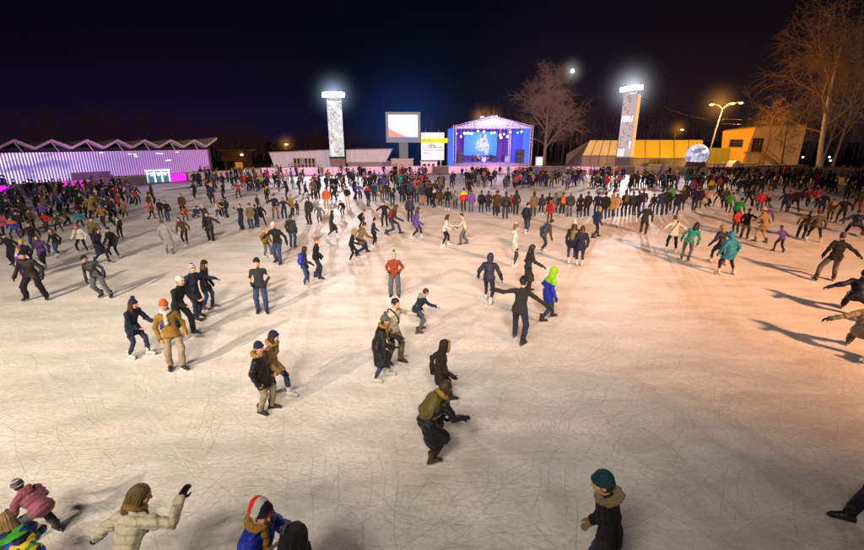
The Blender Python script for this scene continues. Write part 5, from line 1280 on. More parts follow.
# ------------------------------------------------------------------ floodlight towers
def tower(px_b, px_t, y_t, Y, W, label, kind, rz):
    x, zt = at_depth(px_t, y_t, Y); H = zt
    e = empty('floodlight_tower', (x, Y, 0), rz, label, 'floodlight tower')
    m = MB(); h = W/2; st = surf('tower_steel', (.42, .42, .44), .4, .2, 6, .1, 30, metal=.6)
    for sx in (-1, 1):
        for sy in (-1, 1): m.box((sx*(h-.06), sy*(h-.06), H/2), (.12, .12, H))
    nb = int(H/1.5)
    for i in range(nb+1):
        z = i*H/nb
        for s in (-1, 1):
            m.box((0, s*(h-.06), min(z, H-.05)), (W-.24, .07, .07)); m.box((s*(h-.06), 0, min(z, H-.05)), (.07, W-.24, .07))
            if i < nb:
                z2 = (i+1)*H/nb; f = 1 if i % 2 else -1
                m.tube([(-f*(h-.1), s*(h-.02), z), (f*(h-.1), s*(h-.02), z2)], .03, 5); m.tube([(s*(h-.02), -f*(h-.1), z), (s*(h-.02), f*(h-.1), z2)], .03, 5)
    m.build('lattice', st, e)
    # printed mesh banners on the faces
    z0 = 2.2
    if kind == 'L':
        t = NT('floral_banner'); v = t.obj(); n = t.noise(t.mapping(v, (1, 1, .9)), 2.6, 3, .6, dist=1.4)
        r = t.math('ABSOLUTE', t.math('SUBTRACT', n, .5)); k = t.math('MULTIPLY', t.math('SUBTRACT', t.noise(v, 1.1, 2), .34), 6, clamp=True)
        d = t.math('MULTIPLY', t.math('SUBTRACT', 1.0, t.math('DIVIDE', r, .075, clamp=True), clamp=True), k)
        c = t.mix(d, (.70, .75, .80), (.06, .12, .11))
        ec = t.mix(d, (.78, .88, 1.0), (.02, .05, .05))
        sp = t.n('ShaderNodeSeparateXYZ'); t.l(v, sp.inputs[0])
        bm_ = t.bsdf(c, .6, .3, emis=ec, estr=t.math('ADD', .62, t.math('MULTIPLY', sp.outputs[2], .02)))
    else:
        t = NT('grey_pictured_banner'); v = t.obj(); n = t.noise(v, .7, 4, .6)
        c = t.mix(n, (.42, .35, .34), (.66, .58, .56)); bm_ = t.bsdf(c, .7, .3, emis=c, estr=.72)
    for nm, cx, cy, sx, sy in (('banner', 0, -h-.03, W-.02, .03), ('banner', h+.03, 0, .03, W-.02), ('banner', -h-.03, 0, .03, W-.02)):
        m = MB(); m.box((cx, cy, (z0+H-.5)/2), (sx, sy, H-.5-z0)); m.build(nm, bm_ if not (kind == 'R' and cx > 0) else glow('amber_lit_banner', (.85, .55, .32), .55, .3, .6), e)  # orange lamp light on the right face painted as banner glow
    if kind == 'L':
        m = MB(); m.box((0, -h-.10, z0), (W+.5, .12, .32)); m.build('garland', surf('fir_garland', (.02, .10, .05), .9, .4, 12, .6, 30), e)
    else:
        m = MB(); 
        for z, k, hh in ((H*.66, 5, 1.0), (z0+.8, 3, 1.3)):
            for i in range(k): m.box((-W*.42+W*.18*i+(.0), -h-.07, z), (W*.11, .03, hh), rot=rot_xyz(0, .1, 0))
        m.box((W*.36, -h-.07, H*.33), (W*.10, .03, 1.2)); m.build('light_bars', glow('white_bar', (.85, .9, 1), 1.0), e)
        m = MB(); rr = random.Random(4)
        for i in range(16):
            z = z0+1.2+(H-3.6)*(i/15); x0 = rr.uniform(-W*.38, W*.38)
            a = np.linspace(rr.uniform(0, 3), rr.uniform(3.5, 6.2), 9); q = rr.uniform(.16, .34)
            m.tube([(x0+q*math.cos(t_), -h-.06, z+q*1.2*math.sin(t_)) for t_ in a], .035, 4)
        m.build('line_figures', surf('dark_line_print', (.05, .05, .055), .7), e)
    m = MB(); m.box((0, 0, z0/2-.1), (W+.3, W+.3, z0-.2), bev=.05); m.build('base', surf('mauve_base' if kind == 'L' else 'grey_base', (.34, .24, .32) if kind == 'L' else (.25, .22, .21), .8), e)
    # lamp head
    m = MB(); m.box((0, -.1, H+.15), (W+.9, W*.7, .14)); 
    for s in (-1, 0, 1): m.box((s*W*.42, -W*.36, H+.55), (.07, .07, .9))
    m.box((0, -W*.36, H+1.0), (W+.9, .08, .08)); m.build('lamp_frame', st, e)
    bulb = glow('floodlight_lens', (.92, .97, 1.0), 60)
    spots = [(-.62, .45), (-.40, .55), (-.18, .5), (.22, .55), (.42, .62), (.60, .5)] if kind == 'L' else [(-.66, .40), (-.42, .5), (-.16, .62), (.10, .66), (.36, .70), (.60, .66)]
    for fx, dz in spots:
        f = MB(); f.box((fx*W, -W*.36-.10, H+dz), (.80, .26, .78), rot=rot_xyz(.35, 0, 0), bev=.05); o = f.build('floodlight', surf('lamp_housing', (.10, .10, .11), .5, metal=.5), e)
        f = MB(); f.box((fx*W, -W*.36-.255, H+dz-.055), (.72, .03, .70), rot=rot_xyz(.35, 0, 0)); f.build('lens', bulb, o)
    return (x, Y-W, H+.6)
TL = tower(337, 333.8, 98, 80, 2.35, 'left floodlight tower clad in white flower patterned banners', 'L', R(12))
TR = tower(626, 633, 92, 82, 2.25, 'right floodlight tower clad in grey banners with orange lit side', 'R', R(-36))

# ------------------------------------------------------------------ big screen and billboard
def font_mesh(txt, size, mat, name, parent, loc, extr=.01, align='LEFT'):
    cu = bpy.data.curves.new('t', 'FONT'); cu.body = txt; cu.size = size; cu.extrude = extr; cu.align_x = align
    o = bpy.data.objects.new('t', cu); COL.objects.link(o); bpy.context.view_layer.update()
    me = bpy.data.meshes.new_from_object(o.evaluated_get(bpy.context.evaluated_depsgraph_get())); bpy.data.objects.remove(o)
    me.materials.clear(); me.materials.append(mat); q = link(name, me, parent); q.location = loc; q.rotation_euler = (R(90), 0, 0); return q
def big_screen():
    Y = 78; x0, z1 = at_depth(385.5, 112, Y); x1, z0 = at_depth(420.5, 142.5, Y); w = x1-x0; h = z1-z0; cx = (x0+x1)/2
    e = empty('video_screen', (cx, Y, 0), R(5), 'big outdoor video screen glowing white on a single post', 'video screen'); cz = (z0+z1)/2
    m = MB(); fm = surf('screen_casing', (.20, .27, .40), .5, metal=.3); t_ = .42
    m.box((0, .35, cz), (w-.1, .6, h-.1))
    m.box((0, 0, z1-t_/2), (w, .25, t_)); m.box((0, 0, z0+t_/2), (w, .25, t_)); m.box((-w/2+t_/2, 0, cz), (t_, .25, h-2*t_)); m.box((w/2-t_/2, 0, cz), (t_, .25, h-2*t_)); m.build('casing', fm, e)
    t = NT('screen_picture'); v = t.n('ShaderNodeTexCoord').outputs['Object']; sp = t.n('ShaderNodeSeparateXYZ'); t.l(v, sp.inputs[0])
    X = t.math('ADD', t.math('DIVIDE', sp.outputs[0], w), .5); Zv = t.math('DIVIDE', t.math('SUBTRACT', sp.outputs[2], z0), h)
    n = t.noise(t.mapping(v, (.5, 1, 1)), .9, 3)
    red = t.math('MULTIPLY', t.math('SUBTRACT', t.math('SUBTRACT', .58, t.math('MULTIPLY', X, .55)), t.math('ADD', Zv, t.math('MULTIPLY', t.math('SUBTRACT', n, .5), .15))), 9, clamp=True)
    c = t.mix(red, (.95, .97, 1.0), (1.0, .28, .20))
    bot = t.math('MULTIPLY', t.math('SUBTRACT', .20, Zv), 30, clamp=True); c = t.mix(bot, c, (.10, .16, .34))
    em = t.bsdf((.02, .02, .03), .4, .3, emis=c, estr=1.15)
    m = MB(); m.box((0, -.05, cz), (w-2*t_-.02, .06, h-2*t_-.02)); m.build('display', em, e)
    m = MB(); m.box((0, .3, z0/2), (1.5, .7, z0)); m.box((-.5, -.08, z0/2), (.12, .08, z0)); m.box((.5, -.08, z0/2), (.12, .08, z0)); m.build('post', surf('blue_grey_post', (.22, .27, .38), .6), e)
    px0, zt = at_depth(391.5, 159, Y-1.5); px1, _ = at_depth(413, 159, Y-1.5)
    m = MB(); m.box(((px0+px1)/2, Y-1.5, zt/2), (px1-px0, 1.6, zt), bev=.05); m.box(((px0+px1)/2, Y-1.5, zt+.04), (px1-px0+.2, 1.8, .1), 1)
    m.build('white_cabin', [surf('white_cabin_panel', (.62, .55, .62), .6, .1, 1), surf('white_cabin_roof', (.7, .65, .7), .6)], label='white box shaped cabin at the foot of the screen post', cat='cabin')
    c0, _ = at_depth(421, 168, 77); c1, ct = at_depth(437, 161.5, 77); k = empty('ticket_stall', ((c0+c1)/2, 77, 0), 0, 'pink lit white stall with three dark windows under the billboard', 'stall'); ww = c1-c0
    m = MB(); m.box((0, 0, ct/2), (ww, 1.4, ct), bev=.04); m.build('wall', glow('pink_white_stall', (.9, .62, .85), .5, .2), k)
    for i in (-1, 0, 1): 
        m = MB(); m.box((i*ww*.27, -.71, ct*.62), (ww*.17, .05, ct*.36)); m.build('window', surf('stall_glass', (.03, .03, .06), .2), k)
    m = MB(); m.box((0, -.1, ct+.06), (ww+.3, 1.8, .12)); m.build('roof', WHITEP, k)
big_screen()
def billboard():
    Y = 83; x0, z1 = at_depth(421, 132.5, Y); x1, z0 = at_depth(444, 160, Y); w = x1-x0; h = z1-z0; cx = (x0+x1)/2
    e = empty('billboard', (cx, Y, 0), 0, 'tall white advertising billboard with a yellow band across it', 'billboard')
    m = MB(); m.box((0, 0, (z0+z1)/2), (w, .25, h)); m.build('panel', glow('billboard_white', (.82, .80, .80), .62, .08, .3), e)
    yb0 = at_depth(430, 142.8, Y)[1]; yb1 = at_depth(430, 138.2, Y)[1]; xr = at_depth(448, 140, Y)[0]-cx
    m = MB(); m.box(((-w/2+xr)/2, -.17, (yb0+yb1)/2), (xr+w/2, .06, yb1-yb0)); m.build('yellow_band', glow('yellow_band_face', (.95, .80, .02), .8), e)
    rr = random.Random(8); bh = yb1-yb0
    m = MB(); x = -w/2+.35
    while x < -w/2+1.6: m.box((x, -.21, (yb0+yb1)/2), (rr.uniform(.10, .18), .02, bh*.5)); m.box((x, -.21, (yb0+yb1)/2+bh*.2*rr.choice((-1, 0, 1))), (.26, .02, .07)); x += .36
    m.build('red_lettering', surf('red_letter', (.5, .05, .02), .6), e)
    m = MB(); x = -w/2+1.75
    while x < xr-.3: m.box((x, -.21, (yb0+yb1)/2-.02), (.07, .02, bh*rr.uniform(.28, .5))); m.box((x+.07, -.21, (yb0+yb1)/2+bh*.15*rr.choice((-1, 1))), (.13, .02, .06)); x += .24
    m.build('dark_lettering', surf('olive_letter', (.16, .12, .02), .6), e)
    dk = surf('dark_letter', (.05, .05, .06), .6); z = at_depth(430, 148.2, Y)[1]
    font_mesh('10%', 1.05, dk, 'number', e, (-w/2+.95, -.14, z))
    m = MB()
    for zz, l0, l1 in ((147.5, .10, .17), (147.3, .50, .93), (150.1, .10, .95), (153.2, .10, .36)):
        zc = at_depth(430, zz, Y)[1]; x = -w/2+w*l0
        while x < -w/2+w*l1: q = rr.uniform(.15, .45); m.box((x+q/2, -.14, zc), (q, .02, .11)); x += q+.10
    m.build('small_print', surf('grey_print', (.22, .21, .22), .6), e)
    for s in (-1, 1): 
        m = MB(); m.box((s*w*.36, .3, (z0+.4)/2), (.25, .25, z0+.4)); m.build('post', STEELP, e)
    for s in (-.3, .25):
        m = MB(); m.tube([(s*w, .1, z1), (s*w, -.3, z1+.5), (s*w, -.6, z1+.45)], .05, 5); m.build('lamp_arm', surf('arm_pink', (.4, .25, .3), .6), e)
billboard()

# ------------------------------------------------------------------ the stage
def stage():
    Y = 82; X = lambda p: at_depth(p, 150, Y)[0]; Zp = lambda y: at_depth(490, y, Y)[1]
    cx = X(491); e = empty('concert_stage', (cx, Y, 0), 0, 'open air concert stage with white gable roof and blue lit wings', 'stage')
    L, Rr = X(454.5)-cx, X(530.5)-cx; ze, za = Zp(127.5), Zp(117.0); D = 9.0; zf = 1.1
    al = surf('truss_aluminium', (.62, .60, .70), .4, .1, 6, .1, 30, metal=.4)
    m = MB(); m.box(((L+Rr)/2, D/2-.6, zf/2), (Rr-L+.2, D+1.0, zf)); m.build('deck', surf('stage_skirt', (.30, .22, .34), .8), e)
    def truss(a, b, w=.38, n=10):
        q = MB(); a = np.array(a, float); b = np.array(b, float); d = unit(b-a); u = unit(np.cross(d, [0, 1, 0.02])); v = np.cross(d, u)
        cs = [(s*u+r*v)*w/2 for s in (-1, 1) for r in (-1, 1)]
        for c in cs: q.tube([a+c, b+c], .045, 5)
        for i in range(n):
            p0, p1 = a+(b-a)*i/n, a+(b-a)*(i+1)/n
            for c, c2 in ((cs[0], cs[1]), (cs[2], cs[3]), (cs[0], cs[2]), (cs[1], cs[3])): q.tube([p0+c, p1+c2], .022, 4)
        return q
    for x in (L, Rr):
        for y in (0, D): truss((x, y, 0), (x, y, ze+.4), .42, 12).build('corner_truss', al, e)
    for y in (0, D):
        truss((L, y, ze), (Rr, y, ze), .42, 22).build('eave_truss', al, e)
    truss((L, -.05, ze+.1), (0, -.05, za), .3, 12).build('gable_truss', al, e); truss((Rr, -.05, ze+.1), (0, -.05, za), .3, 12).build('gable_truss', al, e)
    gm_ = glow('white_gable_sheet', (.66, .62, .86), .45, .15, .4)
    m = MB(); m.add([(L-.3, .2, ze-.1), (Rr+.3, .2, ze-.1), (0, .2, za+.25), (L-.3, .3, ze-.1), (Rr+.3, .3, ze-.1), (0, .3, za+.25)], [(0,1,2), (5,4,3), (0,3,4,1), (1,4,5,2), (2,5,3,0)]); m.build('gable', gm_, e)
    m = MB()
    for s in (-1, 1):
        for i in range(3):
            x = s*(abs(L)*(.45+.16*i)); z = ze+.35+.1*(2-i)
            m.tube([(x+.35*math.cos(t_)*(1.2 if i == 1 else .8), .14, z+.22*math.sin(t_)) for t_ in np.linspace(0, 5.2, 9)], .05, 4)
    m.build('gable_ornament', surf('gable_print', (.16, .15, .24), .7), e)
    m = MB(); rs = surf('roof_skin', (.45, .42, .52), .7)
    m.add([(L-.4, .1, ze+.25), (0, .1, za+.35), (0, D+.4, za+.35), (L-.4, D+.4, ze+.25)], [(0,1,2,3)]); m.add([(Rr+.4, .1, ze+.25), (0, .1, za+.35), (0, D+.4, za+.35), (Rr+.4, D+.4, ze+.25)], [(3,2,1,0)]); m.build('roof', rs, e)
    # wings, back and side cloths
    def cloth_wall(nm, x0, x1, y0, y1, z0, z1, mat, n=40):
        V, F = [], []
        dx, dy = x1-x0, y1-y0; ln = math.hypot(dx, dy); nx, ny = -dy/ln, dx/ln
        for j in (0, 1):
            for i in range(n+1):
                f = i/n; o = .07*math.sin(i*1.9+math.sin(i)); V.append((x0+dx*f+nx*o, y0+dy*f+ny*o, z0 if j == 0 else z1))
        F = [(i, i+1, n+2+i, n+1+i) for i in range(n)]
        return link(nm, make_mesh(nm, V, F, [mat], smooth=True), e)
    blue = glow('blue_lit_cloth', (.05, .16, .72), .62, .45, .35); blue2 = glow('deep_blue_cloth', (.03, .06, .50), .55, .5, .4); vio = glow('violet_backcloth', (.10, .03, .26), .45, .6, .3)
    xl = X(448)-cx; xr = X(513)-cx
    cloth_wall('wing', xl, L-.25, -.2, -.2, .2, ze-.2, blue); cloth_wall('wing', xl, xl, -.2, 4, .2, ze-.2, blue2)
    cloth_wall('wing', X(523)-cx, Rr-.25, .6, .4, .2, ze-.2, blue)
    cloth_wall('side_cloth', L+.3, L+.3, .5, D-.3, zf, ze, blue2); cloth_wall('side_cloth', Rr-.3, Rr-.3, .5, D-.3, zf, ze, blue2)
    cloth_wall('backcloth', L, Rr, D-.3, D-.3, zf, ze, vio, 90)
    cloth_wall('side_cloth', xr, Rr-.4, 3.0, 2.0, zf, ze-.3, blue2)
    truss((xr-.3, 2.2, zf), (xr-.3, 2.2, ze), .34, 12).build('inner_truss', al, e)
    # video wall with a pale singer on it
    Ys = 7.0; f = (82+Ys)/82.0; sx0, sx1 = at_depth(464, 140, 82+Ys)[0]-cx, at_depth(497, 140, 82+Ys)[0]-cx; sz0, sz1 = at_depth(480, 155.5, 82+Ys)[1], at_depth(480, 131.5, 82+Ys)[1]
    m = MB(); m.box(((sx0+sx1)/2, Ys, (sz0+sz1)/2), (sx1-sx0, .2, sz1-sz0)); vw = m.build('video_wall', glow('blue_video', (.03, .18, .62), .75, .45, .3), e)
    t = NT('white_projection'); n = t.noise(t.mapping(t.obj(), (1, 1, .8)), 1.5, 4, .6); k = t.math('MULTIPLY', t.math('SUBTRACT', n, .36), 5, clamp=True)
    pm = t.bsdf((.02, .02, .03), .5, .2, emis=t.mix(k, (.10, .16, .36), (.80, .86, 1.0)), estr=.95)
    hx = at_depth(482.5, 140, 82+Ys)[0]-cx; hh = sz1-sz0
    def blob(px_, y_, rx, rz_): 
        bx_, bz_ = at_depth(px_, y_, 82+Ys); return [(bx_-cx+rx*math.cos(a)*(1+.12*math.sin(3*a)), bz_+rz_*math.sin(a)*(1+.10*math.sin(5*a))) for a in np.linspace(0, 2*math.pi, 26, endpoint=False)]
    m = MB()
    for px_, y_, rx, rz_ in ((483.2, 136.3, .62, .80), (482.2, 141.6, 1.05, .62), (481.2, 145.5, .95, 1.15), (478.6, 148.5, .75, .42), (485.8, 143.8, .42, .55), (487.6, 147.5, .34, .75), (486.4, 151.2, .40, .70), (484.8, 138.6, .30, .30)):
        q = blob(px_, y_, rx, rz_); n0 = len(m.V); k = random.random()*.02; m.add([(a, Ys-.13-k, b) for a, b in q], [tuple(range(26))[::-1]])
    m.build('projected_figure', pm, vw)
    # lamps under the roof
    for px_, y_, c_, r_ in ((456.5, 133.5, 'blue', .20), (461, 136.5, 'violet', .22), (464.5, 133, 'cyan', .26), (468, 133, 'cyan', .28), (471.5, 133.5, 'cyan', .24), (478, 131, 'white', .2), (484, 131.5, 'white', .2), (491.5, 133, 'cyan', .24), (494.5, 132.5, 'white', .2), (500, 135, 'violet', .26), (501, 137.5, 'rose', .24), (504, 134, 'rose', .18), (507.5, 136.5, 'rose', .24), (510, 132, 'white', .20), (517.5, 132.5, 'blue', .2), (521.5, 131.5, 'cyan', .2), (526, 132, 'blue', .18)):
        cc = dict(blue=(.10, .22, 1), violet=(.62, .35, 1), cyan=(.45, .80, 1), white=(.85, .92, 1), rose=(1, .55, .62))[c_]
        lx, lz = at_depth(px_, y_, Y+1.2); lx -= cx
        q = MB(); q.lathe([(.05, .30), (r_*.8, .28), (r_, 0), (r_*.9, 0.0)], (lx, 1.2, lz), 10, R3=rot_xyz(R(-55), 0, 0)); can = q.build('stage_light', surf('par_can', (.03, .03, .035), .4, metal=.5), e)
        q = MB(); q.lathe([(0, 0), (r_*.9, -.01), (r_*.85, -.06), (0, -.10)], (lx, 1.2, lz), 10, R3=rot_xyz(R(-55), 0, 0)); q.build('lens', glow('stage_lens_'+c_, cc, 9), can)
        q = MB(); q.tube([(lx, 1.35, lz+.1), (lx, 1.35, max(ze, lz+.3))], .03, 4); q.build('hanger', al, can)
    return cx, Y, zf, X, e
SCX, SY, SZF, SX, stage_e = stage()
def on_stage(px, back=2.0): return SX(px)*(SY+back)/SY
DARKBOX = surf('speaker_black', (.018, .018, .022), .6, .2, 8, .2, 60)
GRILLE = surf('speaker_grille', (.05, .05, .07), .5, .2, 60, .5, 200, metal=.3)
def loudspeaker(px0, px1, ytop, label):
    x0, x1 = at_depth(px0, 150, 83)[0], at_depth(px1, 150, 83)[0]; zt = at_depth(px0, ytop, 83)[1]; w = x1-x0
    e = empty('loudspeaker_stack', ((x0+x1)/2, 83, SZF), 0, label, 'loudspeaker'); n = 3; h = (zt-SZF)/n
    for i in range(n):
        m = MB(); m.box((0, 0, h*(i+.5)), (w, 1.0, h-.03), bev=.03); c = m.build('cabinet', DARKBOX, e)
        m = MB(); m.box((0, -.51, h*(i+.5)), (w*.86, .03, h*.84)); m.build('grille', GRILLE, c)
loudspeaker(457.5, 463.5, 152, 'tall black loudspeaker stack at the left side of the stage')
loudspeaker(516, 524.5, 149.5, 'tall black loudspeaker stack at the right side of the stage')
def drum_kit():
    x = on_stage(484, 4); e = empty('drum_kit', (x, SY+4, SZF), 0, 'pale drum kit with cymbals in the middle of the stage', 'drum kit')
    sh = surf('drum_shell', (.45, .40, .50), .35); sk = surf('drum_skin', (.75, .73, .75), .6); cy = surf('cymbal_bronze', (.6, .42, .14), .3, metal=.9)
    def drum(c, r, h, rot): 
        m = MB(); m.lathe([(r*.0, 0), (r, 0), (r, h), (0, h)], c, 18, R3=rot); d = m.build('drum', sh, e)
        m = MB(); m.lathe([(0, h), (r*.95, h+.01), (0, h+.02)], c, 18, R3=rot); m.build('drum_skin', sk, d)
    drum((0, 0, .45), .42, .5, rot_xyz(R(90), 0, 0))
    for x_, y_, r in ((-.32, .1, .17), (.32, .1, .18), (-.75, .4, .2), (.8, .3, .24)): drum((x_, y_, .75 if abs(x_) < .5 else .5), r, .28, np.eye(3))
    for x_, z in ((-.85, 1.25), (.85, 1.3), (-1.1, .95)):
        m = MB(); m.tube([(x_, .3, 0), (x_, .3, z)], .02, 6); s = m.build('cymbal_stand', STEELP, e)
        m = MB(); m.lathe([(0, .03), (.25, 0), (.25, -.006), (0, .02)], (x_, .3, z), 18, R3=rot_xyz(.2, 0, 0)); m.build('cymbal', cy, s)
drum_kit()
for px, lab, s in ((475, 'guitar amplifier left of the drum kit', .9), (494, 'low guitar amplifier right of the drum kit', .8), (508, 'pale keyboard amplifier near the right inner truss', 1.0)):
    e = empty('amplifier', (on_stage(px, 4.5), SY+4.5, SZF), 0, lab, 'amplifier')
    m = MB(); m.box((0, 0, s*.55), (s*1.1, .5, s*1.1), bev=.04); m.build('cabinet', DARKBOX if px != 508 else surf('pale_amp', (.4, .38, .45), .6), e)
    m = MB(); m.box((0, -.26, s*.48), (s*.95, .03, s*.78)); m.build('grille', GRILLE if px != 508 else surf('silver_grille', (.5, .5, .55), .4, metal=.5), e)
for px, lab in ((474, 'microphone stand in front of the left amplifier'), (489, 'microphone stand right of the singer'), (500, 'microphone stand at the right of the stage')):
    e = empty('microphone_stand', (on_stage(px, 1), SY+1, SZF), 0, lab, 'microphone stand')
    m = MB(); m.tube([(0, 0, 0), (0, 0, 1.35)], .018, 6); m.tube([(0, 0, 1.35), (0, -.3, 1.6)], .014, 6); m.lathe([(0, 0), (.16, 0), (.15, .03), (0, .04)], (0, 0, 0), 12); m.build('pole', STEELP, e)
    m = MB(); m.lathe([(0, -.05), (.035, 0), (.035, .05), (0, .09)], (0, -.3, 1.6), 8); m.build('microphone', DARKBOX, e)
for px, back, hd, jc, lab in ((473.5, 1.6, 180, 'rose', 'performer in rose jacket on the left of the stage'), (478, 1.2, 175, 'cream', 'singer in pale jacket at the front of the stage'), (491, 2.2, 190, 'charcoal', 'guitarist in dark jacket beside the drum kit'), (503, 3, 185, 'purple', 'keyboard player in purple at the right of the stage')):
    p = person(lab, (on_stage(px, back), SY+back), hd, .98, 'front', 'short', jc, 'slim', 'black', 'br', 'hair_dark', 'black', '', 2, group='musicians on the stage'); p.location.z = SZF
def sign_cabin():
    Y = 82; x0, z1 = at_depth(535.8, 156.5, Y); x1, _ = at_depth(542.8, 156.5, Y)
    e = empty('lit_sign_box', ((x0+x1)/2, Y, 0), 0, 'small upright white lit box right of the stage', 'sign'); w = x1-x0
    m = MB(); m.box((0, 0, z1/2), (w, .7, z1), bev=.04); m.build('casing', surf('grey_casing', (.4, .4, .42), .5), e)
    m = MB(); m.box((0, -.37, z1*.62), (w*.84, .04, z1*.6)); m.build('lit_face', glow('white_sign_face', (.85, .88, .80), .9, .2, 1), e)
sign_cabin()

# ------------------------------------------------------------------ lamps
SODIUM = (1.0, .50, .12)
def street_lamp(px, y_top, Y, label, arms, hgt=None, lean=0, strength=40):
    x, z = at_depth(px, y_top, Y); e = empty('street_lamp', (x, Y, 0), 0, label, 'street lamp')
    pm = surf('lamp_pole_paint', (.40, .33, .26), .5, .2, 4, .1, 20, metal=.3)
    m = MB(); m.tube([(-lean, 0, 0), (-lean*.4, 0, z*.6), (0, 0, z-.8)], [.16, .12, .08], 8); m.box((-lean*.7, -.1, z*.32), (.35, .25, .7)); m.build('pole', pm, e)
    for ax, az in arms:
        m = MB(); m.tube([(0, 0, z-.9), (ax*.35, 0, z-.35+az*.5), (ax*.8, 0, z+az), (ax, 0, z+az)], .05, 6); a = m.build('arm', pm, e)
        m = MB(); m.box((ax+math.copysign(.3, ax or 1), 0, z+az+.06), (.9, .34, .16), bev=.06); h = m.build('lamp_head', surf('lamp_shell', (.25, .24, .22), .5), a)
        m = MB(); m.lathe([(0, -.16), (.22, -.10), (.30, 0), (.28, .02), (0, .02)], (ax+math.copysign(.34, ax or 1), -.12, z+az-.03), 12); m.build('lamp_glass', glow('sodium_glass', SODIUM, strength), h)
    return x, z
LAMP1 = street_lamp(723.5, 103, 76, 'tall street lamp with three amber heads beside the orange building', [(-1.6, -.2), (1.1, -.05), (2.4, .05)], lean=1.2)
street_lamp(676, 129.5, 100, 'small amber street lamp behind the yellow marquee roof', [(.9, 0)])
street_lamp(285, 144, 100, 'amber street lamp on a tall mast behind the left marquee', [(.01, 0)], strength=25)
for px, lab in ((480.5, 'left'), (487, 'middle'), (494.3, 'right')):
    street_lamp(px, 116.8 if px < 490 else 116, 101, '%s one of three orange lamps burning behind the stage roof' % lab, [(.01, 0)], strength=60)
def power_cable(pts, label):
    P = [np.array([*at_depth(px, py, Y)]) for px, py, Y in pts]; Q = [(p[0], y[2], p[1]) for p, y in zip(P, pts)]
    m = MB(); k = []
    for a, b in zip(Q[:-1], Q[1:]):
        for i in range(8): k.append(tuple(np.array(a)*(1-i/8)+np.array(b)*(i/8)))
    k.append(Q[-1]); m.tube(k, .04, 5); m.build('power_cable', surf('cable_grey', (.05, .035, .03), .8), label=label, cat='cable')
power_cable([(640, 98, 80), (664, 107, 80), (685, 115, 80), (705, 119, 79), (722, 120.5, 76)], 'long sagging cable from the right tower to the amber lamp')
power_cable([(722, 119, 76), (742, 119.5, 78), (765, 121, 84)], 'short cable from amber lamp to the orange building roof')
power_cable([(722, 121.5, 76), (712, 127, 84), (700, 134, 92), (676, 137, 100)], 'cable from amber lamp down to the small lamp behind')
power_cable([(722, 123.5, 76), (740, 124.5, 78), (760, 125, 84)], 'lower cable from amber lamp to the orange building roof')

# ------------------------------------------------------------------ marquees on the right
def marquee(px0, px1, y_r, y_e, Y, label, roofc, wallc, skew, em):
    a, zr = at_depth(px0, y_r, Y+5); b, _ = at_depth(px1, y_r, Y+5); ze = at_depth(px0, y_e, Y)[1]; a0 = at_depth(px0-skew, y_e, Y)[0]; b0 = at_depth(px1, y_e, Y)[0]
    e = empty('marquee', (a0, Y, 0), 0, label, 'marquee'); o = a0
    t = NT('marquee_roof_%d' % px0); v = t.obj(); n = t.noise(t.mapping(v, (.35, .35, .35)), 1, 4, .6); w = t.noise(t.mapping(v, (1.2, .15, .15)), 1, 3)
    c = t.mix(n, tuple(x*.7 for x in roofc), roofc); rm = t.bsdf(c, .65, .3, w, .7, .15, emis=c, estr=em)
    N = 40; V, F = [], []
    for j in range(7):
        f = j/6
        for i in range(N+1):
            u = i/N; x = (a0+(b0-a0)*u)*(1-f)+(a+(b-a)*u)*f-o
            sag = -.10*math.sin(math.pi*((u*6) % 1))*math.sin(math.pi*f)
            V.append((x, 5*f, ze+(zr-ze)*f+sag))
    for j in range(6):
        for i in range(N): q = j*(N+1)+i; F.append((q, q+1, q+N+2, q+N+1))
    link('roof', make_mesh('roof', V, F, [rm], smooth=True), e)
    m = MB(); m.quad((a-o, 5, zr), (b-o, 5, zr), (b-o+.1, 10, ze), (a-o-.1, 10, ze)); m.build('back_roof', rm, e)
    m = MB(); m.add([(a0-o, 0, ze), (a-o, 5, zr), (a0-o, 10, ze), (a0-o, 10, 0), (a0-o, 0, 0)], [(0,1,2,3,4)]); m.build('end_sheet', surf('marquee_sheet_%d' % px0, wallc, .8), e)
    m = MB(); m.add([(b0-o, 0, ze), (b-o, 5, zr), (b0-o, 10, ze), (b0-o, 10, 0), (b0-o, 0, 0)], [(4,3,2,1,0)]); m.build('end_sheet', surf('marquee_sheet_%d' % px0, wallc, .8), e)
    m = MB(); m.box(((b0-a0)/2, .05, ze/2), (b0-a0, .08, ze)); m.build('wall', surf('marquee_sheet_%d' % px0, wallc, .8), e)
    m = MB(); m.box(((b0-a0)/2, -.03, ze), (b0-a0+.1, .12, .14))
    n = 5
    for i in range(n+1): m.box(((b0-a0)*i/n, -.04, ze/2), (.10, .10, ze)); m.tube([((b0-a0)*i/n, -.02, ze+.03), ((a0+(b0-a0)*i/n-o)*0+(a+(b-a)*i/n-o), 5, zr+.04)], .06, 5)
    m.build('frame', surf('marquee_frame', (.35, .24, .15), .5, metal=.3), e)
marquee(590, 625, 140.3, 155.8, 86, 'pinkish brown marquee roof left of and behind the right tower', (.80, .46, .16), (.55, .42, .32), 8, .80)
marquee(631, 703, 140.0, 158.2, 84, 'long marquee with bright yellow orange lit roof right of tower', (.75, .37, .02), (.50, .42, .38), 0, .85)
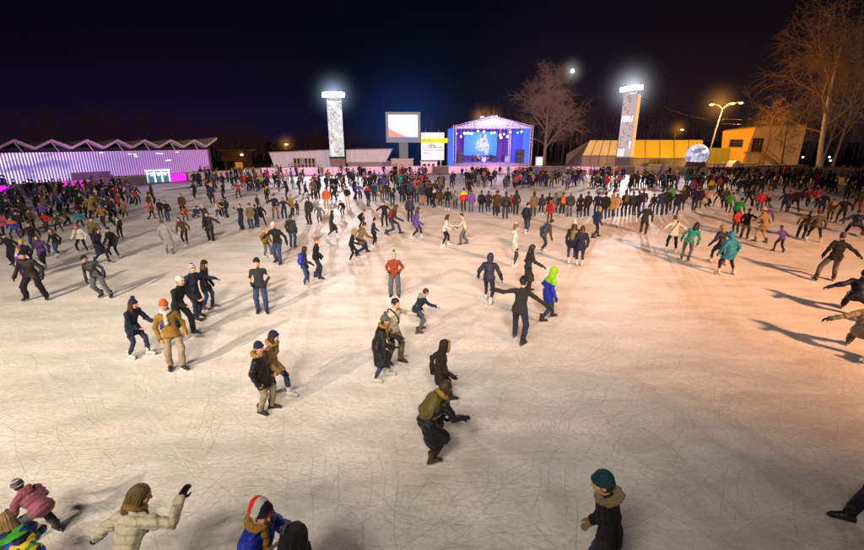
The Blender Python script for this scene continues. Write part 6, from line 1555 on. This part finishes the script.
def stacked_benches():
    for px, lab in ((652, 'dark folded benches piled at left under the yellow roof'), (660, 'dark folded benches piled in the middle under the yellow roof'), (667, 'dark folded benches piled nearest the inflatable globe')):
        x, y = at_depth(px, 162, 83)[0], 83; e = empty('bench_pile', (x, y, 1.0 if False else 0), 0, lab, 'bench', 'piled benches')
        for k in range(3):
            m = MB(); m.box((.1*(k-1), 0, 1.12+.24*k), (1.4, .4, .07)); 
            for s in (-.5, .5): m.tube([(s+.1*(k-1), -.12, 1.10+.24*k), (s*.8, -.15, .95+.24*k)], .03, 5)
            m.build('bench', surf('bench_dark', (.03, .03, .035), .6), e)
        m = MB(); m.box((0, 0, .46), (1.5, .7, .92)); m.build('table', surf('table_pale', (.40, .33, .30), .7), e)
stacked_benches()

def globe():
    Y = 71; x, z = at_depth(697.2, 154.8, Y); r = 10.4*71/FPX*.98
    e = empty('inflatable_globe', (x, Y, 0), 0, 'big transparent inflatable globe with white light inside', 'inflatable')
    t = NT('globe_film'); v = t.obj(); vo = t.n('ShaderNodeTexVoronoi'); vo.inputs['Scale'].default_value = 1.1; t.l(t.mapping(v, (1, 1, 1.35)), vo.inputs['Vector'])
    sp = t.n('ShaderNodeSeparateColor'); t.l(vo.outputs['Color'], sp.inputs[0]); n = t.noise(v, 1.3, 4, .6)
    f = t.math('ADD', t.math('MULTIPLY', sp.outputs[0], .55), t.math('MULTIPLY', n, .5))
    c = t.ramp(f, [(.0, (.10, .07, .16)), (.33, (.30, .26, .50)), (.48, (.55, .70, .85)), (.62, (.80, .70, .74)), (.85, (.95, .97, 1.0))])
    gmm = t.bsdf(c, .18, .6, n, .4, .1, emis=c, estr=.85)
    prof = [(max(.001, r*math.sin(a)), -r*math.cos(a)) for a in np.linspace(.02, math.pi-.02, 18)]
    m = MB(); m.lathe(prof, (0, 0, z), 32); m.build('film', gmm, e, smooth=True)
    m = MB()
    for k in range(8):
        a0 = math.pi*k/8; m.tube([(r*1.006*math.sin(a)*math.cos(a0), r*1.006*math.sin(a)*math.sin(a0), z-r*1.006*math.cos(a)) for a in np.linspace(0, 2*math.pi, 33)], .025, 4, caps=False)
    m.build('seams', surf('film_seam', (.35, .33, .42), .4), e)
    m = MB(); m.lathe([(0, 0), (.30, 0), (.34, .12), (.30, .24), (0, .26)], (.1, -r*.93, z+r*.22), 14); m.lathe([(0, 0), (.2, 0), (.2, .2), (0, .22)], (.55, -r*.82, z+r*.34), 12); m.build('inner_lamp', glow('globe_lamp', (.9, .97, 1), 4), e)
    m = MB(); m.lathe([(r*.95, 0), (r*.98, .25), (r*.80, z-r*.62), (r*.5, z-r*.80), (0, z-r*.8)], (0, 0, 0), 24); m.build('base', surf('globe_base', (.14, .10, .13), .7), e)
    m = MB(); m.box((-.35, -r*1.0, .75), (.75, .06, .85), rot=rot_xyz(-.2, .25, 0)); m.build('base_panel', surf('cream_panel', (.55, .48, .33), .7), e)
globe()
def white_tent_pieces():
    Y = 73; x, _ = at_depth(737, 166, Y); zt = at_depth(737, 160.5, Y)[1]
    m = MB(); V, F = [], []
    for j in range(6):
        for i in range(9): 
            u = i/8*math.pi; f = j/5; V.append((-.9*math.cos(u), f*1.6, zt*math.sin(u)**.8))
    for j in range(5):
        for i in range(8): q = j*9+i; F.append((q, q+1, q+10, q+9))
    o = link('white_arch_tent', make_mesh('white_arch_tent', V, F, [surf('white_tent', (.75, .72, .76), .6)], smooth=True)); o.location = (x, Y, 0)
    tag(o, 'small white arched tent behind the crowd right of the globe', 'tent')
white_tent_pieces()
pale_wall(703, 758, 163.5, 76.5, 'pale mauve wall right of the inflatable globe')
pale_wall(757, 808, 165.5, 72, 'taller white wall below the orange building stair')

# ------------------------------------------------------------------ orange building on the right
def orange_building():
    Y = 86; P = lambda px, py=150, yy=Y: at_depth(px, py, yy)
    c = np.array([P(751)[0], Y]); zc = P(749, 127)[1]
    e = empty('orange_building', (*c, 0), 0, 'orange lit brick and render building with outer stair on the right', 'building')
    t = NT('amber_lit_brick'); v = t.obj(); br = t.n('ShaderNodeTexBrick'); br.inputs['Scale'].default_value = 1.0; br.inputs['Brick Width'].default_value = .9; br.inputs['Row Height'].default_value = .32; br.inputs['Mortar Size'].default_value = .03
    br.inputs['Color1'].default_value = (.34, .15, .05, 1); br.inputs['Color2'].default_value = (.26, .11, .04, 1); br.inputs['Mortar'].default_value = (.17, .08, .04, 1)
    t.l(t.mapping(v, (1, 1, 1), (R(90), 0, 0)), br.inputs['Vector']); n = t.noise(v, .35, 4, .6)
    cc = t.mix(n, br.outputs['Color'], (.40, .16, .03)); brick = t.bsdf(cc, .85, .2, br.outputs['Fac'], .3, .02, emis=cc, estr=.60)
    rend = glow('amber_lit_render', (.70, .25, .012), .80, .35, .3)  # lamp light on both walls painted as their own glow
    xr_t = P(809, 124)[0]-c[0]; xr_b = P(799, 165)[0]-c[0]; zr = P(809, 124)[1]; xl_t = P(725.5, 131, Y+2)[0]-c[0]; xl_b = P(722.5, 165, Y+2)[0]-c[0]; zl = P(725.5, 131, Y+2)[1]
    cb = P(741, 165)[0]-c[0]
    def slab(nm, a, b, at, bt, z1, z2, ya, yb, mat, th=.3):
        V = [(a, ya, 0), (b, yb, 0), (bt, yb, z2), (at, ya, z1), (a, ya+th, 0), (b, yb+th, 0), (bt, yb+th, z2), (at, ya+th, z1)]
        return link(nm, make_mesh(nm, V, [(0,1,2,3), (7,6,5,4), (0,4,5,1), (1,5,6,2), (2,6,7,3), (3,7,4,0)], [mat]), e)
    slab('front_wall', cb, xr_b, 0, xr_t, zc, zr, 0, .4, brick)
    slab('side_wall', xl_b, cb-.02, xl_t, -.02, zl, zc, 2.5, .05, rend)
    m = MB(); m.add([(xl_t, 2.6, zl), (0, .1, zc), (xr_t, .5, zr), (xr_t, 12, zr), (xl_t, 12, zl)], [(0,1,2,3,4)]); m.build('roof', surf('roof_felt', (.10, .08, .07), .9), e)
    m = MB(); m.tube([(xl_t-.1, 2.4, zl+.08), (-.0, -.08, zc+.08), (xr_t+.1, .3, zr+.08)], .12, 6); m.build('cornice', surf('cornice_amber', (.5, .28, .10), .7), e)
    m = MB(); m.add([(xr_b, .7, 0), (xr_t, .7, zr), (xr_t, 12, zr), (xr_b, 12, 0)], [(0,1,2,3)]); m.build('end_wall', surf('dark_brick_end', (.14, .08, .05), .9), e)
    dk = surf('window_dark_glass', (.035, .03, .03), .2)
    def window(x, z, y, w, h, n, rz=0):
        m = MB(); m.box((x, y, z), (w+.2, .10, h+.2), rz=rz); f = m.build('window', surf('window_frame_amber', (.30, .17, .08), .6), e)
        m = MB(); m.box((x, y-.07, z), (w, .05, h), rz=rz); m.build('pane', dk, f)
        m = MB()
        for i in range(1, n): m.box((x-w/2+w*i/n, y-.11, z), (.08, .05, h), rz=rz)
        m.box((x, y-.11, z+h*.1), (w, .05, .07), rz=rz); m.build('glazing_bars', surf('bar_pale', (.35, .25, .15), .6), f)
    wx, wz = P(735.5, 143.2, Y+1.1); window(wx-c[0], wz, .95, 2.0, 1.25, 3, -math.atan2(2.45, cb-xl_b)*.9)
    wx, wz = P(757, 145, Y); window(wx-c[0], wz, -.02, 1.9, 2.4, 3)
    # outer stair with landing
    st = surf('stair_pale', (.42, .26, .12), .7); lx0, lz = P(749, 152.5, Y-1.5); lx1 = P(763, 152.5, Y-1.5)[0]; bx = P(784, 164, Y-1.5)[0]
    s = empty('stair', (0, 0, 0)); s.parent = e
    m = MB(); m.box(((lx0+lx1)/2-c[0], -.8, lz), (lx1-lx0, 1.5, .22)); m.box((lx0-c[0]+.15, -1.4, lz/2), (.3, .3, lz-.1)); m.box((lx1-c[0]-.15, -1.4, lz/2), (.3, .3, lz-.1)); m.build('landing', st, s)
    m = MB(); n = 14
    for i in range(n): f = (i+.5)/n; m.box((lx1+(bx-lx1)*f-c[0], -.8, lz*(1-f)), ((bx-lx1)/n+.05, 1.3, .12))
    m.tube([(lx1-c[0], -1.5, lz), (bx-c[0], -1.5, .1)], .14, 5); m.build('steps', st, s)
    m = MB(); m.tube([(lx0-c[0], -1.5, lz+1.0), (lx1-c[0], -1.5, lz+1.0), (bx-c[0], -1.5, 1.0)], .04, 5)
    for f in np.linspace(0, 1, 9): m.box((lx0+(lx1-lx0)*f-c[0], -1.5, lz+.5), (.04, .04, 1.0)); m.box((lx1+(bx-lx1)*f-c[0], -1.5, lz*(1-f)+.5), (.04, .04, 1.0))
    m.build('railing', surf('rail_dark', (.12, .08, .06), .5), s)
    m = MB(); hx, hz = P(770, 123, Y+5); m.box((hx-c[0]+1, 5, zr+.5), (6, 3, 1.0)); m.box((hx-c[0]-1, 4.5, zr+.9), (1.4, 1.4, 1.6)); m.build('roof_house', surf('roof_unit', (.26, .17, .10), .8), e)
orange_building()
def green_panel_fence():
    Y = 84; a, zt = at_depth(704, 148, Y); b, _ = at_depth(731, 148, Y); e = empty('green_screen_fence', (a, Y, 0), 0, 'olive green panel fence behind the amber lamp post', 'fence')
    n = 4; w = (b-a)/n
    for i in range(n):
        m = MB(); m.box((w*(i+.5), 0, zt/2+.2), (w-.06, .06, zt-.4)); m.build('panel', glow('olive_panel', (.30, .22, .02), .35, .3, .5), e)
    m = MB()
    for i in range(n+1): m.box((w*i, .08, zt/2), (.1, .1, zt))
    m.build('posts', STEELP, e)
green_panel_fence()

# ------------------------------------------------------------------ bare winter trees
def tree(x, y, H, label, seed, barkc, twigc, lean=(0, 0), spread=.55, levels=5, first=.3, emis=0, droop=0.0, rmin=.011, r0=None, dens=1.0, density_top=1.0):
    rr = np.random.default_rng(seed); e = empty('bare_tree', (x, y, 0), 0, label, 'tree', 'bare winter trees')
    trunk, crown = MB(), MB(); cV, cF = [], []
    def seg_tube(P, rad, n):
        pts = np.array(P); k = len(pts); base = sum(len(v) for v in cV)
        d = np.gradient(pts, axis=0); d /= np.linalg.norm(d, axis=1)[:, None]+1e-9
        u = np.cross(d, np.array([.31, .77, .55])); u /= np.linalg.norm(u, axis=1)[:, None]+1e-9; w = np.cross(d, u)
        an = np.arange(n)*2*math.pi/n
        v = (pts[:, None, :]+np.array(rad)[:, None, None]*(np.cos(an)[None, :, None]*u[:, None, :]+np.sin(an)[None, :, None]*w[:, None, :])).reshape(-1, 3)
        i, j = np.meshgrid(np.arange(k-1), np.arange(n), indexing='ij'); j2 = (j+1) % n
        f = np.stack([i*n+j, i*n+j2, (i+1)*n+j2, (i+1)*n+j], -1).reshape(-1, 4)+base
        cV.append(v); cF.append(f)
    def grow(p, d, ln, r, lev):
        n = 5 if lev <= 2 else 3; pts = [p.copy()]; dd = d.copy()
        for i in range(n):
            dd = dd+rr.normal(0, .11+.03*lev, 3)+np.array([0, 0, (.06 if lev < 3 else -.02)-droop*lev*.05]); dd /= np.linalg.norm(dd); pts.append(pts[-1]+dd*ln/n)
        rad = np.linspace(r, r*(.55 if lev < levels else .3), n+1)
        seg_tube(pts, rad, 6 if lev <= 1 else 4 if lev == 2 else 3)
        if lev >= levels: return
        k = int((4 if lev < 2 else 4 if lev < 4 else 4)*dens+rr.random())
        for _ in range(k+1):
            t_ = rr.uniform(.25, 1.0); q = t_*n; i = min(int(q), n-1); b = pts[i]+(pts[i+1]-pts[i])*(q-i)
            ax = rr.normal(0, 1, 3); ax -= dd*np.dot(ax, dd); ax /= np.linalg.norm(ax)+1e-9
            an = rr.uniform(.35, .95)*(1.1 if lev > 1 else .9)
            nd = dd*math.cos(an)+ax*math.sin(an); grow(b, nd, ln*rr.uniform(.48, .78), max(rmin, r*rr.uniform(.38, .6)), lev+1)
    r0 = r0 or H*.014; pts = []; p = np.zeros(3); d = np.array([lean[0], lean[1], 1.]); d /= np.linalg.norm(d); N = 9; HT = H*.78
    for i in range(N+1): pts.append(p.copy()); d = d+rr.normal(0, .035, 3)*np.array([1, 1, .2]); d /= np.linalg.norm(d); p = p+d*HT/N
    rad = [r0*(1.25 if i == 0 else 1)*(1-.80*i/N) for i in range(N+1)]; trunk.tube(pts, rad, 9)
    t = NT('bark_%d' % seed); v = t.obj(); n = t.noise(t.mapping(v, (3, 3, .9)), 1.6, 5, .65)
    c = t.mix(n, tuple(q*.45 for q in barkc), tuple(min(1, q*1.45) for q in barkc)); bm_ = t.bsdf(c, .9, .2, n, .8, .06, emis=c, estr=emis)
    trunk.build('trunk', bm_, e, smooth=True)
    nb = int(15*dens)
    for i in range(nb):
        f = first+(1-first)*(i/(nb-1))**.9; q = f*N; k = min(int(q), N-1); b = pts[k]+(pts[k+1]-pts[k])*(q-k)
        a = i*2.4+rr.uniform(-.5, .5); up = rr.uniform(.45, .95)+f*.6*density_top; nd = np.array([math.cos(a), math.sin(a), up]); nd /= np.linalg.norm(nd)
        grow(b, nd, H*spread*rr.uniform(.55, .85)*(1.15-f*.75), rad[k]*.55, 2)
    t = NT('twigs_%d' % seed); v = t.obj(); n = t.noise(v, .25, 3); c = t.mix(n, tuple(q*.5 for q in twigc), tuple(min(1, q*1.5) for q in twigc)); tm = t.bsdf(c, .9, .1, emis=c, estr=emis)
    link('crown', make_mesh('crown', np.concatenate(cV), np.concatenate(cF), [tm], smooth=True), e)
    return e
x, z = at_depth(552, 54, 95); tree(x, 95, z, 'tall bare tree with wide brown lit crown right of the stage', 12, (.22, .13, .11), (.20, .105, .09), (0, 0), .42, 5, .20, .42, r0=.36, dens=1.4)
for px, yt, Y, sd, lab in ((566, 108, 104, 21, 'thin bare tree just right of the tall tree'), (576, 96, 108, 22, 'slender dark tree midway between tall tree and marquee'), (585, 112, 106, 23, 'slender dark tree nearest the brown marquee'), (540, 112, 110, 24, 'thin bare tree just left of the tall tree'), (598, 116, 112, 25, 'low dark tree behind the brown marquee roof')):
    x, z = at_depth(px, yt, Y); tree(x, Y, z, lab, sd, (.10, .055, .05), (.09, .05, .05), (0, 0), .30, 4, .35, .22, r0=.17, dens=.8)
for px, yt, Y, sd, lab in ((482, 88, 120, 31, 'faint thin tree above the left orange stage lamp'), (494, 82, 122, 32, 'faint tall tree above the right orange stage lamp'), (507, 90, 121, 33, 'faint tree above the right half of the stage roof'), (432, 108, 118, 34, 'faint thin tree behind the billboard'), (272, 134, 112, 35, 'dark small tree behind the left draped marquee'), (262, 140, 112, 36, 'dark bush like tree right of the brown house')):
    x, z = at_depth(px, yt, Y); tree(x, Y, z, lab, sd, (.12, .07, .07), (.10, .06, .07), (0, 0), .16 if px > 400 else .4, 4, .35, .22 if px > 400 else .10, r0=.12, dens=.6)
x, z = at_depth(836, 8, 74); xb, _ = at_depth(820, 168, 74)
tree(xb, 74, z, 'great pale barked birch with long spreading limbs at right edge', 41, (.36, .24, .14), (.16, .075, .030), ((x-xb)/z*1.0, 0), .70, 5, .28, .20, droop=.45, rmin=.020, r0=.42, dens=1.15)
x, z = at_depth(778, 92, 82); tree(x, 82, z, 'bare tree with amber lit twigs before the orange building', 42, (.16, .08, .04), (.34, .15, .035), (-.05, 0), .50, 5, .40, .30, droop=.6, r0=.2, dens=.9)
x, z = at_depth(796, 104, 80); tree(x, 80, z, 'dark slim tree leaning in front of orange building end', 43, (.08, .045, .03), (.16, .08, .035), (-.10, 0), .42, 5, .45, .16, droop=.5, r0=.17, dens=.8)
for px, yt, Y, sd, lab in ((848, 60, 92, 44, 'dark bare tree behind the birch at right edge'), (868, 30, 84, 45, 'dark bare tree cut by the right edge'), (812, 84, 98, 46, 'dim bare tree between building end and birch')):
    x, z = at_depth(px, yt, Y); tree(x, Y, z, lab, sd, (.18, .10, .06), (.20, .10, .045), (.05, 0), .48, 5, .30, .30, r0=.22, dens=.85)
for px, py, lab in ((829.5, 157, 'upper small white lamp glowing between trunks at right'), (830.5, 160.5, 'lower small white lamp glowing between trunks at right'), (803, 157, 'tiny white lamp beside the orange building end')):
    Y = 88; x, z = at_depth(px, py, Y); e = empty('garden_lamp', (x, Y, 0), 0, lab, 'lamp')
    m = MB(); m.tube([(0, 0, 0), (0, 0, z-.1)], .04, 6); m.build('post', STEELP, e)
    m = MB(); m.lathe([(0, -.16), (.14, -.08), (.16, .06), (0, .16)], (0, 0, z), 10); m.build('globe', glow('white_garden_lamp', (.9, 1, .9), 7), e)
def moon():
    d = np.array(ray(572.5, 71)); p = np.array([0, 0, CAM_H])+d*900
    m = MB(); r = 4.2; m.lathe([(max(.01, r*math.sin(a)), -r*math.cos(a)) for a in np.linspace(.02, math.pi-.02, 12)], p, 20)
    m.build('moon', glow('moon_light', (1, .95, .80), 3), smooth=True, label='bright small moon shining through the tall bare tree', cat='moon')
moon()

# ------------------------------------------------------------------ glare round lamps, screen and moon, painted as emission behind them
def painted_halo(c, r, color, strength, pw=4.0):
    """half a ball of emission painting the glow round a lamp"""
    t = NT('painted_halo_glow'); v = t.obj(); ln = t.n('ShaderNodeVectorMath', operation='LENGTH'); t.l(v, ln.inputs[0])
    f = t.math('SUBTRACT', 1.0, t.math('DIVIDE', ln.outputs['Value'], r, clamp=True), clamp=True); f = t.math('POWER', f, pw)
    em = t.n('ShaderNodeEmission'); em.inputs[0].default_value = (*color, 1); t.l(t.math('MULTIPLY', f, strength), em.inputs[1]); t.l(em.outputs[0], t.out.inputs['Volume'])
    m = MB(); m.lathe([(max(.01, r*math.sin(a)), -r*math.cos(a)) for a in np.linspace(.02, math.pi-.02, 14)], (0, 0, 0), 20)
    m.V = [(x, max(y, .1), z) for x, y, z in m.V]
    o = m.build('painted_halo', t.m, kind='structure'); o.location = c; return o
painted_halo((TL[0], TL[1]+1.6, TL[2]), 9, (.50, .72, 1.0), 1.1, 9)
painted_halo((TR[0], TR[1]+1.6, TR[2]), 11, (.88, .90, 1.0), 1.0, 9)
hx_, hz_ = at_depth(404, 126, 81); painted_halo((hx_, 81, hz_), 15, (.04, .24, 1.0), .020, 2.4)
painted_halo((LAMP1[0]+.7, 77.2, LAMP1[1]), 6.0, (1, .40, .07), .42, 5)
hx_, hz_ = at_depth(680, 129, 101.5); painted_halo((hx_, 101.5, hz_), 4.0, (1, .40, .07), .5, 5)
hx_, hz_ = at_depth(285, 144, 101.5); painted_halo((hx_, 101.5, hz_), 4.0, (1, .40, .07), .5, 5)
for px in (480.5, 487, 494.3): hx_, hz_ = at_depth(px, 116.8, 102.5); painted_halo((hx_, 102.5, hz_), 4.5, (1, .42, .12), .5, 5)
hx_, hz_ = at_depth(572.5, 71, 920); painted_halo((hx_, 920, hz_), 45, (.75, .72, .66), .06, 5)
# a dim wood far behind everything
def wood():
    rr = np.random.default_rng(77); m = MB(); V, F = [], []
    def stick(p, q, r):
        d = unit(np.array(q)-np.array(p)); u = unit(np.cross(d, (.3, .8, .5))); w_ = np.cross(d, u); b = len(V)
        for k, (pt, rad) in enumerate(((p, r), (q, r*.35))):
            for j in range(3): V.append(np.array(pt)+rad*(math.cos(j*2.1)*u+math.sin(j*2.1)*w_))
        for j in range(3): F.append((b+j, b+(j+1) % 3, b+3+(j+1) % 3, b+3+j))
    for i in range(520):
        x = rr.uniform(-190, 200); y = rr.uniform(104, 150); h = rr.uniform(6, 11)+3.5*math.sin(x*.05)+(4 if x > 20 else 0)
        stick((x, y, 0), (x+rr.normal(0, .5), y, h), rr.uniform(.10, .22))
        for _ in range(26):
            z0 = h*rr.uniform(.15, .95); ln = rr.uniform(.8, 2.4); a = rr.uniform(0, 6.28); e_ = (x+ln*math.cos(a), y+ln*math.sin(a), z0+ln*rr.uniform(.2, 1.1)); stick((x, y, z0), e_, .07)
            for _ in range(2): stick(e_, tuple(np.array(e_)+rr.normal(0, .7, 3)+np.array([0, 0, .4])), .05)
    t = NT('dim_wood'); n = t.noise(t.obj(), .06, 3); c = t.mix(n, (.014, .007, .010), (.05, .025, .03)); mm = t.bsdf(c, .9, .1, emis=c, estr=.30)
    o = link('distant_wood', make_mesh('distant_wood', np.array(V), np.array(F), [mm])); tag(o, 'dim dark winter wood far behind the rink', 'wood', kind='stuff')
wood()
# ------------------------------------------------------------------ light, sky, camera
def spot(name, loc, target, watts, color, size=70, blend=.5, rad=.4):
    l = bpy.data.lights.new(name, 'SPOT'); l.energy = watts; l.color = color; l.spot_size = R(size); l.spot_blend = blend; l.shadow_soft_size = rad
    o = bpy.data.objects.new(name, l); COL.objects.link(o); o.location = loc
    from mathutils import Vector
    o.rotation_euler = (Vector(target)-Vector(loc)).to_track_quat('-Z', 'Y').to_euler(); return o
def point(name, loc, watts, color, rad=.3):
    l = bpy.data.lights.new(name, 'POINT'); l.energy = watts; l.color = color; l.shadow_soft_size = rad
    o = bpy.data.objects.new(name, l); COL.objects.link(o); o.location = loc; return o
spot('tower_floodlight_light', (TL[0], TL[1]-.6, TL[2]), (-12, 34, 0), 44000, (.98, .86, .96), 84, .8, .9)
spot('tower_floodlight_light', (TR[0], TR[1]-.6, TR[2]), (8, 36, 0), 44000, (1.0, .87, .90), 84, .8, .9)
spot('left_mast_light', (-17, -11, 13.5), (-12, 31, 0), 50000, (1.0, .81, .64), 80, 1.0, .3)
spot('left_mast_light', (-13, -11, 13.5), (-6, 34, 0), 9000, (1.0, .81, .64), 80, 1.0, .5)
for x in (-3, 2): spot('rear_fill_light', (x, -9, 14), (x-1, 36, 0), 29000, (1.0, .79, .65), 58, 1.0, 1.4)  # added fill spots behind the camera, brightening the middle of the ice
spot('right_mast_light', (23, -10, 15.5), (10, 36, 0), 124000, (1.0, .47, .23), 67, 1.0, 1.0)
spot('rear_fill_light', (-5, -5, 12), (-4, 9, 0), 6600, (1.0, .90, .70), 98, 1.0, 1.8)  # added soft fill from above for the near ice
point('amber_street_light', (LAMP1[0], 73.5, LAMP1[1]-1.5), 6000, SODIUM)
point('amber_building_light', (at_depth(735, 140, 78)[0], 78, 8), 1300, SODIUM)
point('stage_wash_light', (SCX, SY-5, 5.0), 3500, (.72, .45, 1.0), .5)
point('stage_inner_light', (SCX-1, SY+4, 5.0), 600, (.55, .65, 1.0), .5)
point('pavilion_wash_light', (-36, 48, 2.5), 350, (.85, .30, 1.0), .5)
w = bpy.data.worlds.new('World'); scene.world = w; w.use_nodes = True; nt = w.node_tree; nt.nodes.clear()
class WT(NT):
    def __init__(s, t): s.t = t
t = WT(nt); out = t.n('ShaderNodeOutputWorld'); bg = t.n('ShaderNodeBackground'); t.l(bg.outputs[0], out.inputs[0])
v = t.n('ShaderNodeTexCoord').outputs['Generated']; sp = t.n('ShaderNodeSeparateXYZ'); t.l(v, sp.inputs[0])
elev = t.math('MAXIMUM', sp.outputs[2], 0)
az = t.math('ARCTAN2', sp.outputs[0], sp.outputs[1])            # 0 = straight ahead
u_ = t.math('ADD', t.math('MULTIPLY', az, .5), .5)
hor = t.ramp(u_, [(.0, (.007, .0035, .018)), (.26, (.009, .005, .024)), (.40, (.007, .006, .024)), (.485, (.006, .011, .040)), (.545, (.010, .010, .026)), (.62, (.024, .017, .032)), (.74, (.024, .014, .018)), (1.0, (.014, .008, .008))])
zen = t.ramp(u_, [(.0, (.0008, .0005, .0022)), (.5, (.0013, .0013, .0036)), (1.0, (.0016, .0011, .0013))])
fall = t.math('POWER', t.math('SUBTRACT', 1.0, t.math('MULTIPLY', elev, 2.0, clamp=True), clamp=True), 3.2)
gr = t.noise(v, 3.0, 4, .6); fall = t.math('MULTIPLY', fall, t.math('ADD', .75, t.math('MULTIPLY', gr, .5)))
t.l(t.mix(fall, zen, hor), bg.inputs[0]); bg.inputs[1].default_value = 1.0

cd = bpy.data.cameras.new('camera'); cam = bpy.data.objects.new('camera', cd); COL.objects.link(cam)
cd.sensor_width = 36; cd.lens = FPX/864*36; cd.clip_end = 3000; cd.clip_start = .1
cam.location = (0, 0, CAM_H); cam.rotation_euler = (math.pi/2-TILT, 0, 0); scene.camera = cam
scene.view_settings.view_transform = 'Standard'; scene.view_settings.look = 'None'; scene.view_settings.exposure = 0; scene.view_settings.gamma = 1
scene.render.engine = 'CYCLES'; scene.cycles.use_denoising = True
try: scene.cycles.denoiser = 'OPENIMAGEDENOISE'
except Exception: pass
scene.cycles.max_bounces = 4; scene.cycles.diffuse_bounces = 2; scene.cycles.glossy_bounces = 2; scene.cycles.sample_clamp_indirect = 3
